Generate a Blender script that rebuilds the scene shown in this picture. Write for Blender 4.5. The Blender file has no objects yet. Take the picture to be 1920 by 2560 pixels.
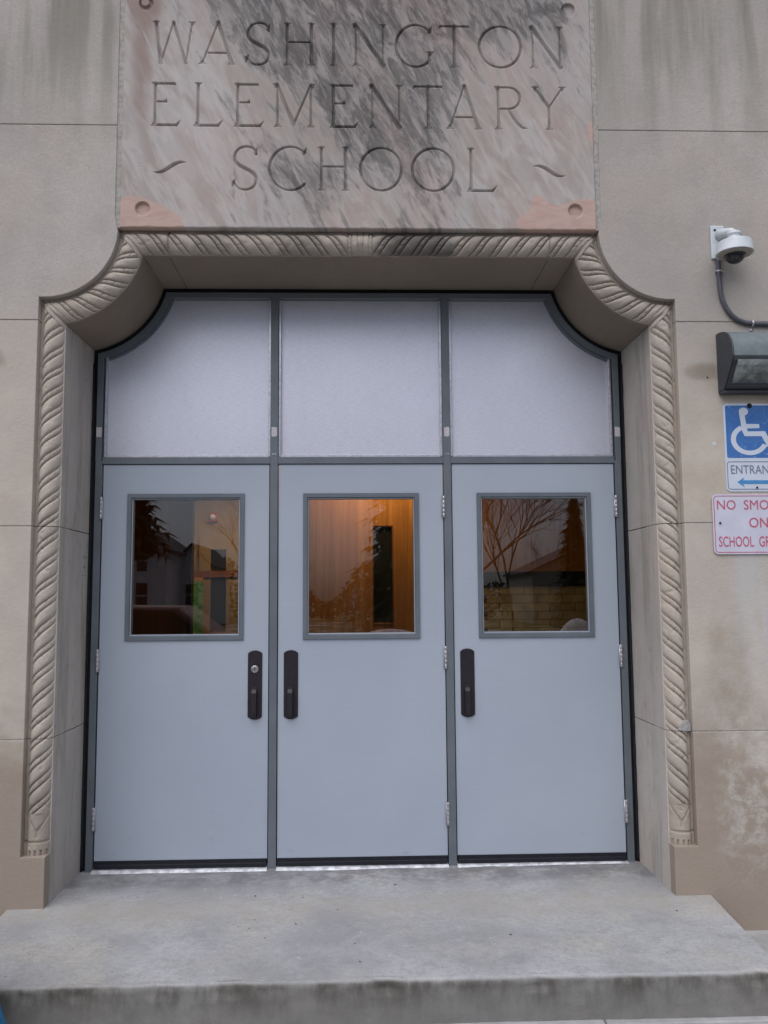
import bpy, bmesh, math, random
import numpy as np
from mathutils import Vector, Matrix, noise as mnoise
random.seed(7); rng = np.random.default_rng(11)
S = bpy.context.scene
R = math.radians

# ------------------------------------------------------------------ camera
cam_d = bpy.data.cameras.new('camera'); cam = bpy.data.objects.new('camera', cam_d)
S.collection.objects.link(cam); S.camera = cam
cam_d.sensor_fit = 'VERTICAL'; cam_d.sensor_height = 24.0
cam_d.lens = 2145.2139 / 2560 * 24.0
cam_d.clip_start = 0.05; cam_d.clip_end = 600
def rot_yaw_pitch_roll(rx, ry, rz):
    return Matrix.Rotation(rz, 3, 'Z') @ Matrix.Rotation(rx, 3, 'X') @ Matrix.Rotation(ry, 3, 'Y')
M3 = rot_yaw_pitch_roll(0.0989, 0.0073, -0.0323)
right, fwd, up = M3.col[0], M3.col[1], M3.col[2]
MC = Matrix((right, up, -fwd)).transposed().to_4x4()
MC.translation = Vector((-0.0259, -4.7283, 1.3742))
cam.matrix_world = MC

# ------------------------------------------------------------------ world, sun, exposure
W = bpy.data.worlds.new('World'); S.world = W; W.use_nodes = True
wn = W.node_tree.nodes; wl = W.node_tree.links; wn.clear()
sky = wn.new('ShaderNodeTexSky'); sky.sky_type = 'NISHITA'; sky.sun_disc = False
SUN_EL, SUN_AZ = R(60), R(205)
sky.sun_elevation = SUN_EL; sky.sun_rotation = SUN_AZ
sky.air_density = 1.0; sky.dust_density = 3.0; sky.ozone_density = 1.0
hs = wn.new('ShaderNodeHueSaturation'); hs.inputs['Saturation'].default_value = 0.42
tint = wn.new('ShaderNodeMix'); tint.data_type = 'RGBA'; tint.blend_type = 'MULTIPLY'; tint.inputs[0].default_value = 1
tint.inputs[7].default_value = (0.91, 0.955, 1.12, 1)
bg = wn.new('ShaderNodeBackground'); bg.inputs[1].default_value = 0.088
wo = wn.new('ShaderNodeOutputWorld')
wl.new(sky.outputs[0], hs.inputs['Color']); wl.new(hs.outputs[0], tint.inputs[6])
wl.new(tint.outputs[2], bg.inputs[0]); wl.new(bg.outputs[0], wo.inputs[0])
sun_d = bpy.data.lights.new('sun', 'SUN'); sun_d.energy = 1.75; sun_d.angle = R(85); sun_d.color = (1.0, 0.965, 0.93)
sun = bpy.data.objects.new('sun', sun_d); S.collection.objects.link(sun)
# towards-sun vector for the azimuth used by the sky texture
sv = Vector((math.sin(SUN_AZ) * math.cos(SUN_EL), math.cos(SUN_AZ) * math.cos(SUN_EL), math.sin(SUN_EL)))
sun.rotation_euler = sv.to_track_quat('Z', 'Y').to_euler(); sun.location = sv * 30
S.view_settings.view_transform = 'Standard'; S.view_settings.look = 'None'
S.view_settings.exposure = 0.43; S.view_settings.gamma = 1.0; S.view_settings.use_curve_mapping = False
S.render.engine = 'CYCLES'

# ------------------------------------------------------------------ node helper
class Mat:
    def __init__(s, name):
        s.m = bpy.data.materials.new(name); s.m.use_nodes = True
        s.t = s.m.node_tree; s.n = s.t.nodes; s.l = s.t.links
        s.b = s.n['Principled BSDF']; s.out = s.n['Material Output']
        s.g = None
    def pos(s, sx=1, sy=1, sz=1, rot=(0, 0, 0)):
        if s.g is None: s.g = s.n.new('ShaderNodeNewGeometry')
        m = s.n.new('ShaderNodeMapping'); m.inputs['Scale'].default_value = (sx, sy, sz)
        m0 = s.g.outputs['Position']
        if rot != (0, 0, 0):
            r = s.n.new('ShaderNodeMapping'); r.inputs['Rotation'].default_value = rot
            s.l.new(m0, r.inputs[0]); m0 = r.outputs[0]
        s.l.new(m0, m.inputs[0]); return m.outputs[0]
    def axis(s, a):
        if s.g is None: s.g = s.n.new('ShaderNodeNewGeometry')
        x = s.n.new('ShaderNodeSeparateXYZ'); s.l.new(s.g.outputs['Position'], x.inputs[0]); return x.outputs[a]
    def noise(s, scale=5, detail=5, rough=.55, vec=None, dist=0):
        n = s.n.new('ShaderNodeTexNoise'); n.inputs['Scale'].default_value = scale
        n.inputs['Detail'].default_value = detail; n.inputs['Roughness'].default_value = rough
        n.inputs['Distortion'].default_value = dist
        s.l.new(vec if vec is not None else s.pos(), n.inputs['Vector']); return n.outputs[0]
    def math(s, op, a, b=None, clamp=False):
        n = s.n.new('ShaderNodeMath'); n.operation = op; n.use_clamp = clamp
        for i, v in enumerate((a, b)):
            if v is None: continue
            if isinstance(v, (int, float)): n.inputs[i].default_value = v
            else: s.l.new(v, n.inputs[i])
        return n.outputs[0]
    def ss(s, v, lo, hi, a=0.0, b=1.0):
        n = s.n.new('ShaderNodeMapRange'); n.interpolation_type = 'SMOOTHSTEP'
        n.inputs[1].default_value = lo; n.inputs[2].default_value = hi
        n.inputs[3].default_value = a; n.inputs[4].default_value = b
        s.l.new(v, n.inputs[0]); return n.outputs[0]
    def mix(s, f, a, b, mode='MIX'):
        n = s.n.new('ShaderNodeMix'); n.data_type = 'RGBA'; n.blend_type = mode
        for i, v in ((0, f), (6, a), (7, b)):
            if isinstance(v, (int, float)): n.inputs[i].default_value = v
            elif isinstance(v, tuple): n.inputs[i].default_value = v + (1,) if len(v) == 3 else v
            else: s.l.new(v, n.inputs[i])
        return n.outputs[2]
    def attr(s, name):
        n = s.n.new('ShaderNodeAttribute'); n.attribute_name = name; return n
    def col(s, c):
        if isinstance(c, tuple): s.b.inputs['Base Color'].default_value = c + (1,)
        else: s.l.new(c, s.b.inputs['Base Color'])
        return s
    def set(s, rough=None, metal=None, spec=None):
        if rough is not None:
            if isinstance(rough, (int, float)): s.b.inputs['Roughness'].default_value = rough
            else: s.l.new(rough, s.b.inputs['Roughness'])
        if metal is not None: s.b.inputs['Metallic'].default_value = metal
        if spec is not None: s.b.inputs['Specular IOR Level'].default_value = spec
        return s
    def bump(s, h, dist=.002, strength=.6):
        n = s.n.new('ShaderNodeBump'); n.inputs['Strength'].default_value = strength
        n.inputs['Distance'].default_value = dist
        s.l.new(h, n.inputs['Height']); s.l.new(n.outputs[0], s.b.inputs['Normal']); return s

def simple(name, c, rough=.5, metal=0, spec=.5, var=.08, sc=30, bump=0.0):
    m = Mat(name)
    n = m.noise(sc, 4)
    d = tuple(x * (1 - var) for x in c); e = tuple(min(1, x * (1 + var)) for x in c)
    m.col(m.mix(m.ss(n, .3, .7), d, e)); m.set(rough, metal, spec)
    if bump: m.bump(m.noise(sc * 6, 3), bump, .5)
    return m.m

# ------------------------------------------------------------------ materials
def stone_mat(name, tone=(.44, .405, .365), wallstains=True, streak=True, kind=''):
    m = Mat(name)
    big = m.noise(1.1, 4, .5)
    med = m.noise(6, 6, .6)
    fine = m.noise(150, 3, .6)
    speck = m.noise(420, 2, .5)
    lo = tuple(x * .86 for x in tone); hi = tuple(min(1, x * 1.10) for x in tone)
    c = m.mix(m.ss(big, .3, .7), lo, hi)
    pink = (tone[0] * 1.03, tone[1] * .93, tone[2] * .90)
    c = m.mix(m.ss(m.noise(2.3, 3), .45, .75, 0, .6), c, pink)
    c = m.mix(m.ss(med, .40, .72, 0, .38), c, tuple(x * .74 for x in tone))
    c = m.mix(m.ss(m.noise(230, 2), .70, .78, 0, .5), c, (.13, .115, .10))
    c = m.mix(m.ss(fine, .3, .72, 0, .42), c, tuple(x * .70 for x in tone))
    c = m.mix(m.ss(m.noise(55, 5, .7), .45, .7, 0, .25), c, tuple(x * .72 for x in tone))
    c = m.mix(m.ss(speck, .66, .8, 0, .35), c, (.5, .48, .45))
    if streak:   # faint green-grey rain streaks on the upper courses
        st = m.noise(1, 4, .55, m.pos(9, 9, .8))
        up_ = m.ss(m.axis(2), 3.4, 4.6)
        c = m.mix(m.math('MULTIPLY', m.ss(st, .42, .68, 0, .8), up_), c, (.20, .19, .155))
    if wallstains:
        z = m.axis(2); x = m.axis(0)
        c = m.mix(m.math('MULTIPLY', m.ss(z, 3.0, 2.3), m.ss(m.noise(1.7, 4), .3, .6, .35, 1)), c, m.mix(m.ss(med, .35, .7), (.455, .395, .325), (.52, .465, .39)))
        # damp brown base course
        n1 = m.noise(3.2, 6, .6, None, .6)
        zz = m.math('ADD', z, m.math('MULTIPLY', m.math('SUBTRACT', n1, .5), 1.1))
        c = m.mix(m.ss(zz, 1.05, .35, 0, .85), c, (.275, .222, .175))
        # lime bloom, strongest right of the doorway and under the signs
        n2 = m.noise(8.5, 9, .74, None, .3)
        m2 = m.ss(n2, .43, .66)
        side = m.ss(x, 1.62, 1.85)
        band = m.math('MULTIPLY', m.ss(z, 1.55, 1.05), m.ss(z, -.1, .30))
        c = m.mix(m.math('MULTIPLY', m.math('MULTIPLY', m2, side), m.math('MULTIPLY', band, .74)), c, (.53, .505, .46))
        # light run below the signs
        n3 = m.noise(1, 3, .5, m.pos(14, 14, 1.2))
        run = m.math('MULTIPLY', m.ss(x, 1.80, 1.90), m.math('MULTIPLY', m.ss(z, .75, 1.25), m.ss(z, 1.75, 1.55)))
        c = m.mix(m.math('MULTIPLY', run, m.ss(n3, .30, .6, .1, .75)), c, (.47, .46, .44))
        # left bloom line above the lower joint
        sl = m.ss(x, -1.60, -1.66)
        bl = m.math('MULTIPLY', m.ss(z, 1.02, .86), m.ss(z, .62, .74))
        c = m.mix(m.math('MULTIPLY', m.math('MULTIPLY', m2, sl), m.math('MULTIPLY', bl, .5)), c, (.46, .43, .40))
        # rusty smudges beside the fixtures
        for (sx, sz, rx, rz, st_) in ((1.74, 2.50, .10, .05, .5), (-1.86, 2.56, .10, .07, .65), (1.80, 1.05, .12, .3, .25)):
            dx = m.math('DIVIDE', m.math('SUBTRACT', x, sx), rx); dz = m.math('DIVIDE', m.math('SUBTRACT', z, sz), rz)
            d = m.math('ADD', m.math('MULTIPLY', dx, dx), m.math('MULTIPLY', dz, dz))
            d = m.math('ADD', d, m.math('MULTIPLY', m.math('SUBTRACT', m.noise(12, 4), .5), 1.2))
            c = m.mix(m.ss(d, 1.5, 0.0, 0, st_), c, (.16, .115, .07))
    if kind == 'reveal':    # rain runs and grey scuffs down the reveals
        st = m.noise(1, 6, .65, m.pos(5, 9, 1.1), .5)
        c = m.mix(m.ss(st, .46, .66, 0, .42), c, (.20, .175, .15))
        c = m.mix(m.ss(m.noise(1, 5, .6, m.pos(3, 6, 1.7), .8), .52, .70, 0, .5), c, (.47, .455, .45))
        c = m.mix(m.ss(m.noise(14, 8, .7), .56, .72, 0, .35), c, (.18, .16, .145))
    if kind == 'rope':      # soot where water runs off the name panel
        x = m.axis(0); z = m.axis(2)
        for (sx, rx, amt) in ((.28, .17, .78), (-.30, .10, .35), (-.75, .08, .25), (.62, .10, .25), (-1.02, .08, .2)):
            dx = m.math('DIVIDE', m.math('SUBTRACT', x, sx), rx * 1.25)
            d = m.math('ADD', m.math('MULTIPLY', dx, dx), m.math('MULTIPLY', m.math('SUBTRACT', m.noise(11, 5, .6), .5), 1.8))
            k = m.math('MULTIPLY', m.ss(d, 1.3, .1, 0, amt), m.ss(z, 3.09, 3.13))
            c = m.mix(k, c, (.07, .066, .065))
        c = m.mix(m.ss(m.noise(5, 6, .6), .52, .72, 0, .4), c, (.27, .235, .20))
        c = m.mix(m.math('MULTIPLY', m.ss(z, .75, .3), .5), c, (.27, .22, .175))
    m.col(c); m.set(.88, 0, .25)
    m.bump(m.math('ADD', m.math('MULTIPLY', fine, .7), m.math('MULTIPLY', m.noise(38, 5, .6), .8)), .003, .7)
    return m.m
M_STONE = stone_mat('limestone')
M_ROPE = stone_mat('carved_limestone', (.48, .425, .36), False, False, 'rope')
M_SOFFIT_SHADED = stone_mat('shaded_soffit_limestone', (.27, .225, .18), False, False)  # soffit and shoulder shade put into a darker tone, with brown weathering
M_REVEAL = stone_mat('reveal_limestone', (.52, .475, .42), False, False, 'reveal')

def concrete_mat(name):
    m = Mat(name)
    z = m.axis(2)
    a = m.noise(1.6, 5, .6); b = m.noise(7, 10, .75); f = m.noise(190, 3, .6)
    c = m.mix(m.ss(a, .32, .68), (.285, .288, .29), (.405, .41, .412))
    c = m.mix(m.ss(m.noise(2.4, 4), .5, .75, 0, .6), c, (.45, .42, .35))
    c = m.mix(m.ss(b, .48, .72, 0, .55), c, (.20, .205, .215))
    # trodden dark band near the doors
    y = m.axis(1)
    dm = m.math('MULTIPLY', m.ss(y, -.38, -.16), m.ss(y, .02, -.06))
    c = m.mix(m.math('MULTIPLY', dm, m.ss(m.noise(5.5, 8, .7), .36, .60, 0, .8)), c, (.13, .125, .13))
    c = m.mix(m.ss(f, .35, .72, 0, .42), c, (.2, .2, .2))
    c = m.mix(m.ss(m.noise(42, 7, .75), .46, .64, 0, .42), c, (.215, .22, .225))
    c = m.mix(m.ss(m.noise(26, 8, .8), .56, .68, 0, .4), c, (.52, .52, .51))
    c = m.mix(m.ss(m.noise(300, 2), .70, .78, 0, .5), c, (.6, .6, .58))
    c = m.mix(m.math('MULTIPLY', m.ss(m.math('ABSOLUTE', m.math('SUBTRACT', m.math('ADD', y, m.math('MULTIPLY', a, .5)), -.35)), .28, .0), m.ss(b, .35, .6, .1, .5)), c, (.36, .325, .27))
    # runs down the front of the step
    st = m.noise(1, 6, .65, m.pos(5.5, 3, 2.6)); st2 = m.noise(1, 5, .6, m.pos(26, 9, 7))
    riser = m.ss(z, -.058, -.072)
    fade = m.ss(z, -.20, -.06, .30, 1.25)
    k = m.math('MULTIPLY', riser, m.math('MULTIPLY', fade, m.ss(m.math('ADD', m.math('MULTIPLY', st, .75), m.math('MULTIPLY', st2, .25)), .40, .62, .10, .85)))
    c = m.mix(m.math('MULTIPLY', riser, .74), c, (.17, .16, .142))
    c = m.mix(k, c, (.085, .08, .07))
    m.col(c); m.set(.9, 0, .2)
    m.bump(m.math('ADD', m.math('MULTIPLY', f, .6), b), .003, .6)
    return m.m
M_CONC = concrete_mat('worn_concrete')
M_WALK = simple('sidewalk_concrete', (.33, .33, .325), .9, 0, .2, .15, 7, .003)
M_MORTAR = simple('mortar', (.36, .34, .31), .95, 0, .1, .2, 40, .002)
M_CEMENT = simple('grey_patch_mortar', (.33, .32, .305), .95, 0, .1, .15, 60, .002)

def plaque_mat():
    m = Mat('stained_marble')
    a = m.attr('dark').outputs['Fac']; s_ = m.attr('salmon').outputs['Fac']; p = m.attr('brown').outputs['Fac']
    # grain runs from upper left to lower right, steeply
    rt = (0, R(28), 0)
    v1 = m.pos(4.6, 1, 1.6, rt); v2 = m.pos(14, 1, 3.6, rt); v3 = m.pos(60, 1, 9, rt)
    n1 = m.noise(1, 6, .6, v1, 1.1); n2 = m.noise(1, 6, .62, v2, .8); n3 = m.noise(1, 4, .6, v3, .4)
    c = m.mix(m.ss(n1, .35, .65), (.34, .295, .262), (.43, .40, .38))
    c = m.mix(m.ss(m.noise(1, 4, .5, m.pos(3, 1, 2, rt)), .45, .7, 0, .5), c, (.42, .31, .275))
    c = m.mix(m.ss(n2, .42, .66, 0, .42), c, (.60, .56, .53))
    c = m.mix(m.ss(n3, .50, .72, 0, .25), c, (.30, .25, .225))
    t = m.math('ADD', m.math('MULTIPLY', n1, 1.05), m.math('MULTIPLY', n2, .85)); t = m.math('SUBTRACT', t, .43)
    t = m.math('ADD', t, m.math('MULTIPLY', m.math('SUBTRACT', n3, .5), .30))
    t = m.math('ADD', t, m.math('MULTIPLY', m.math('SUBTRACT', a, .5), .43))
    k = m.math('ADD', m.ss(t, .42, .84, 0, .55), m.ss(t, .54, .68, 0, .36))
    k = m.math('MULTIPLY', k, m.ss(m.noise(1, 8, .72, m.pos(19, 1, 5.5, rt), .9), .60, .44, .52, 1.0))
    k = m.math('MULTIPLY', k, m.ss(n3, .68, .48, .72, 1.0))
    c = m.mix(k, c, m.mix(m.ss(n2, .4, .65), (.048, .044, .045), (.115, .105, .095)))
    bt = m.math('ADD', p, m.math('MULTIPLY', m.math('SUBTRACT', n2, .5), 1.2))
    c = m.mix(m.ss(bt, .45, .95, 0, .62), c, (.20, .115, .085))
    st = m.math('ADD', s_, m.math('MULTIPLY', m.math('SUBTRACT', m.noise(16, 5), .5), .25))
    sal = m.mix(m.ss(m.noise(1, 4, .6, m.pos(6, 1, 30), 1.5), .4, .65), (.52, .36, .30), (.47, .31, .255))
    c = m.mix(m.ss(st, .46, .56, 0, .86), c, sal)
    c = m.mix(m.ss(m.noise(260, 2), .35, .7, 0, .12), c, (.2, .18, .16))
    m.col(c); m.set(.75, 0, .3)
    m.bump(m.noise(120, 4), .0012, .5)
    return m.m
M_PLAQUE = plaque_mat()

def door_mat():
    m = Mat('grey_door_paint')
    g = m.noise(1, 3, .6, m.pos(6, 1, 260)); g2 = m.noise(1, 3, .6, m.pos(240, 1, 9))
    big = m.noise(1.2, 3, .5)
    c = m.mix(m.ss(big, .3, .7), (.340, .384, .445), (.374, .418, .477))
    c = m.mix(m.ss(g, .4, .7, 0, .10), c, (.25, .27, .33))
    c = m.mix(m.ss(m.noise(180, 2), .4, .7, 0, .12), c, (.28, .30, .34))
    z = m.axis(2)   # faint kick scuffs low on the leaves
    sc = m.ss(m.noise(1, 6, .7, m.pos(7, 1, 16)), .60, .72, 0, .30)
    c = m.mix(m.math('MULTIPLY', sc, m.ss(z, .55, .05)), c, (.19, .20, .22))
    c = m.mix(m.ss(m.noise(3.5, 7, .7), .60, .76, 0, .16), c, (.24, .25, .27))
    m.col(c); m.set(m.ss(m.noise(4, 5), .3, .7, .42, .60), 0, .4)
    m.bump(m.math('ADD', g, m.math('MULTIPLY', g2, .5)), .0006, .4)
    return m.m
M_DOOR = door_mat()
def panel_mat():
    m = Mat('pebbled_aluminium_panel')
    g = m.noise(1, 3, .7, m.pos(30, 1, 420)); g2 = m.noise(1, 3, .7, m.pos(420, 1, 60))
    c = m.mix(m.ss(m.noise(1.3, 4), .3, .7), (.61, .615, .68), (.67, .675, .74))
    c = m.mix(m.ss(g, .40, .64, 0, .34), c, (.38, .38, .46))
    c = m.mix(m.ss(g2, .42, .66, 0, .26), c, (.38, .38, .45))
    m.col(c); m.set(.36, .5, .5)
    m.bump(m.math('ADD', g, g2), .0012, .6)
    return m.m
M_PANEL = panel_mat()
def frame_mat():
    m = Mat('slate_frame_paint')
    c = m.mix(m.ss(m.noise(5, 4), .3, .7), (.105, .125, .14), (.13, .15, .17))
    c = m.mix(m.ss(m.noise(1, 5, .7, m.pos(40, 40, 14)), .62, .74, 0, .35), c, (.19, .20, .21))
    m.col(c); m.set(.42, 0, .5); m.bump(m.noise(90, 3), .0006, .4); return m.m
M_FRAME = frame_mat()
M_ALU = simple('bare_aluminium', (.50, .49, .52), .34, .75, .5, .15, 60)
M_THRESH = simple('threshold_aluminium', (.72, .73, .77), .38, .3, .5, .35, 22)
M_BLACK = simple('black_sealant', (.013, .014, .018), .75, 0, .25, .3, 60, .002)
M_RUBBER = simple('black_rubber_sweep', (.010, .011, .016), .6, 0, .3, .2, 50)
M_BRONZE = simple('dark_bronze_plate', (.022, .018, .023), .42, .3, .5, .15, 50)
M_STEEL = simple('brushed_steel', (.48, .47, .46), .3, .9, .5, .1, 80)
M_WHITEP = simple('white_plastic', (.54, .58, .60), .45, 0, .5, .05, 20)
M_TAPE = simple('old_tape_residue', (.52, .49, .50), .6, 0, .3, .2, 200)
M_CONDUIT = simple('grey_conduit', (.085, .085, .10), .5, 0, .4, .12, 40)
M_LAMPBODY = simple('grey_green_lamp_enamel', (.135, .165, .17), .5, 0, .4, .1, 25)
M_LAMPDARK = simple('dark_lamp_side', (.045, .05, .058), .55, 0, .4, .1, 25)
def lens_mat():
    m = Mat('dusty_prismatic_lens')
    c = m.mix(m.ss(m.noise(9, 6, .65, None, 1), .35, .7), (.07, .08, .08), (.26, .29, .28))
    m.col(c); m.set(.28, 0, .6); m.bump(m.noise(1, 2, .5, m.pos(120, 120, 6)), .001, .4); return m.m
M_LENS = lens_mat()
def smoke():
    m = Mat('smoked_dome'); m.col((.012, .012, .013)).set(.18, 0, .6); return m.m
M_DOME = smoke()
M_SIGNW = simple('sign_white', (.55, .60, .68), .4, 0, .4, .04, 12)
M_SIGNP = simple('sign_white_pinkish', (.55, .55, .63), .4, 0, .4, .05, 12)
def blue_mat():
    m = Mat('sign_blue')
    c = m.mix(m.ss(m.noise(6, 4), .3, .7), (.035, .125, .36), (.05, .16, .42))
    sc = m.noise(1, 2, .4, m.pos(7, 1, 7, (0, R(35), 0)), 2.2)
    d = m.math('ABSOLUTE', m.math('SUBTRACT', sc, .5))
    c = m.mix(m.ss(d, .006, .0, 0, .7), c, (.35, .50, .65))
    m.col(c); m.set(.4, 0, .4); return m.m
M_BLUE = blue_mat()
M_ARROW = simple('arrow_blue', (.06, .24, .50), .45, 0, .4, .08, 20)
M_NAVY = simple('faded_navy_print', (.16, .19, .26), .5, 0, .3, .15, 60)
M_RED = simple('faded_red_print', (.50, .105, .17), .5, 0, .3, .12, 60)
M_BLUEPAINT = simple('bright_blue_paint', (.03, .22, .45), .4, 0, .5, .1, 20)
M_DKBLUE = simple('dark_blue_panel', (.012, .055, .13), .5, 0, .4, .1, 20)
def glass():
    m = bpy.data.materials.new('window_glass'); m.use_nodes = True
    n, l = m.node_tree.nodes, m.node_tree.links; n.clear()
    t = n.new('ShaderNodeBsdfTransparent'); t.inputs[0].default_value = (.92, .93, .92, 1)
    g = n.new('ShaderNodeBsdfGlossy'); g.inputs['Roughness'].default_value = 0.0
    f = n.new('ShaderNodeFresnel'); f.inputs[0].default_value = 1.55
    a = n.new('ShaderNodeMath'); a.operation = 'MULTIPLY_ADD'; a.inputs[1].default_value = 1.0; a.inputs[2].default_value = .036
    mx = n.new('ShaderNodeMixShader'); o = n.new('ShaderNodeOutputMaterial')
    l.new(f.outputs[0], a.inputs[0]); l.new(a.outputs[0], mx.inputs[0]); l.new(t.outputs[0], mx.inputs[1])
    l.new(g.outputs[0], mx.inputs[2]); l.new(mx.outputs[0], o.inputs[0]); return m
M_GLASS = glass()
def wood_mat(name, a, b, rough=.35):
    m = Mat(name)
    n1 = m.noise(1, 5, .6, m.pos(26, 26, 1.0), .6); n2 = m.noise(1, 4, .6, m.pos(120, 120, 2.2))
    c = m.mix(m.ss(n1, .32, .68), a, b)
    c = m.mix(m.ss(n2, .5, .7, 0, .3), c, tuple(x * .55 for x in a))
    m.col(c); m.set(rough, 0, .5); return m.m
M_WOOD = wood_mat('orange_maple_veneer', (.36, .135, .030), (.52, .215, .055))
M_WOODD = wood_mat('dark_brown_veneer', (.16, .055, .018), (.24, .085, .03))
M_BRICK = simple('buff_glazed_brick', (.62, .47, .24), .35, 0, .5, .18, 9)
M_BRICK2 = simple('buff_glazed_brick_dark', (.52, .38, .19), .35, 0, .5, .18, 9)
M_TAN = simple('tan_plaster', (.27, .17, .085), .8, 0, .3, .06, 6)
M_DARK = simple('dark_rail', (.02, .02, .024), .4, 0, .4, .1, 10)
M_IFLOOR = simple('lobby_floor', (.15, .09, .05), .3, 0, .4, .2, 6)
M_DARKGLASS = simple('dark_slit_glass', (.018, .017, .016), .08, 0, .5, .1, 4)

# ------------------------------------------------------------------ object helpers
COL = S.collection
def mesh_from(name, V, F, smooth=False):
    me = bpy.data.meshes.new(name)
    V = np.asarray(V, np.float32).reshape(-1, 3)
    if isinstance(F, np.ndarray):
        me.vertices.add(len(V)); me.vertices.foreach_set('co', V.ravel())
        k = F.shape[1]; me.loops.add(F.size); me.loops.foreach_set('vertex_index', F.astype(np.int32).ravel())
        me.polygons.add(len(F)); me.polygons.foreach_set('loop_start', np.arange(0, F.size, k, dtype=np.int32))
        me.polygons.foreach_set('loop_total', np.full(len(F), k, np.int32))
        me.update(calc_edges=True); me.validate()
    else:
        me.from_pydata([tuple(map(float, v)) for v in V], [], F); me.update()
    if smooth: me.polygons.foreach_set('use_smooth', [True] * len(me.polygons)); me.update()
    return me
def put(name, me, mat, parent=None, loc=None, bevel=0, seg=2):
    """link a mesh whose vertices are in world space; origin moves to the parent's (or loc)"""
    o = bpy.data.objects.new(name, me); COL.objects.link(o)
    if mat is not None and not me.materials: me.materials.append(mat)
    base = Vector((0, 0, 0)); p = parent
    while p is not None: base += p.location; p = p.parent
    org = Vector(loc) if loc is not None else base
    if org.length: me.transform(Matrix.Translation(-org))
    o.location = org - base
    if parent is not None: o.parent = parent
    if bevel:
        b = o.modifiers.new('bevel', 'BEVEL'); b.width = bevel; b.segments = seg; b.limit_method = 'ANGLE'; b.angle_limit = R(50)
    return o
def tag(o, label=None, cat=None, group=None, kind=None):
    for k, v in (('label', label), ('category', cat), ('group', group), ('kind', kind)):
        if v: o[k] = v
    return o
def empty(name, loc, label, cat, group=None):
    o = bpy.data.objects.new(name, None); COL.objects.link(o); o.location = loc; o.empty_display_size = .1
    return tag(o, label, cat, group)
class G:   # gathers simple solids into one mesh
    def __init__(s): s.V = []; s.F = []
    def add(s, V, F):
        k = len(s.V); s.V += [tuple(v) for v in V]; s.F += [tuple(i + k for i in f) for f in F]; return s
    def box(s, x0, x1, y0, y1, z0, z1):
        V = [(x, y, z) for z in (z0, z1) for y in (y0, y1) for x in (x0, x1)]
        return s.add(V, [(0, 2, 3, 1), (4, 5, 7, 6), (0, 1, 5, 4), (2, 6, 7, 3), (0, 4, 6, 2), (1, 3, 7, 5)])
    def prism(s, poly, y0, y1):            # poly in x,z ; y0 = front (small y)
        n = len(poly)
        area = sum(poly[i][0] * poly[(i + 1) % n][1] - poly[(i + 1) % n][0] * poly[i][1] for i in range(n))
        if area < 0: poly = poly[::-1]
        V = [(x, y0, z) for x, z in poly] + [(x, y1, z) for x, z in poly]
        F = [tuple(range(n)), tuple(range(2 * n - 1, n - 1, -1))]
        F += [(i, i + n, (i + 1) % n + n, (i + 1) % n) for i in range(n)]
        return s.add(V, F)
    def prism_x(s, poly, x0, x1):          # poly in y,z
        n = len(poly)
        V = [(x0, y, z) for y, z in poly] + [(x1, y, z) for y, z in poly]
        F = [tuple(range(n)), tuple(range(2 * n - 1, n - 1, -1))]
        F += [(i, i + n, (i + 1) % n + n, (i + 1) % n) for i in range(n)]
        return s.add(V, F)
    def strip(s, A, B, y0, y1):            # band between two polylines (x,z), given depth
        n = len(A)
        V = [(x, y0, z) for x, z in A] + [(x, y0, z) for x, z in B] + [(x, y1, z) for x, z in A] + [(x, y1, z) for x, z in B]
        F = []
        for i in range(n - 1):
            F += [(i, i + 1, n + i + 1, n + i), (2 * n + i, 3 * n + i, 3 * n + i + 1, 2 * n + i + 1),
                  (i, 2 * n + i, 2 * n + i + 1, i + 1), (n + i, n + i + 1, 3 * n + i + 1, 3 * n + i)]
        F += [(0, n, 3 * n, 2 * n), (n - 1, 3 * n - 1, 4 * n - 1, 2 * n - 1)]
        return s.add(V, F)
    def ring(s, o, i, yo, yi, yb):         # rectangular frame o,i=(x0,x1,z0,z1); outer front yo, inner front yi, back yb
        def c(r): return [(r[0], r[2]), (r[1], r[2]), (r[1], r[3]), (r[0], r[3])]
        V = [(x, yo, z) for x, z in c(o)] + [(x, yi, z) for x, z in c(i)] + [(x, yb, z) for x, z in c(o)] + [(x, yb, z) for x, z in c(i)]
        F = []
        for k in range(4):
            j = (k + 1) % 4
            F += [(k, j, 4 + j, 4 + k), (8 + k, 12 + k, 12 + j, 8 + j), (k, 8 + k, 8 + j, j), (4 + k, 4 + j, 12 + j, 12 + k)]
        return s.add(V, F)
    def tube(s, pts, r, n=10, cap=True):
        pts = [Vector(p) for p in pts]; m = len(pts); rr = r if isinstance(r, (list, tuple)) else [r] * m
        V = []; F = []; prev = None
        for i, p in enumerate(pts):
            t = (pts[min(i + 1, m - 1)] - pts[max(i - 1, 0)]).normalized()
            if prev is None:
                a = t.orthogonal().normalized()
            else:
                a = (prev - t * prev.dot(t))
                a = a.normalized() if a.length > 1e-6 else t.orthogonal().normalized()
            prev = a; b = t.cross(a)
            V += [p + (a * math.cos(2 * math.pi * k / n) + b * math.sin(2 * math.pi * k / n)) * rr[i] for k in range(n)]
        for i in range(m - 1):
            for k in range(n):
                q = (k + 1) % n; F.append((i * n + k, i * n + q, (i + 1) * n + q, (i + 1) * n + k))
        if cap: F += [tuple(range(n - 1, -1, -1)), tuple(range((m - 1) * n, m * n))]
        return s.add(V, F)
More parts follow.
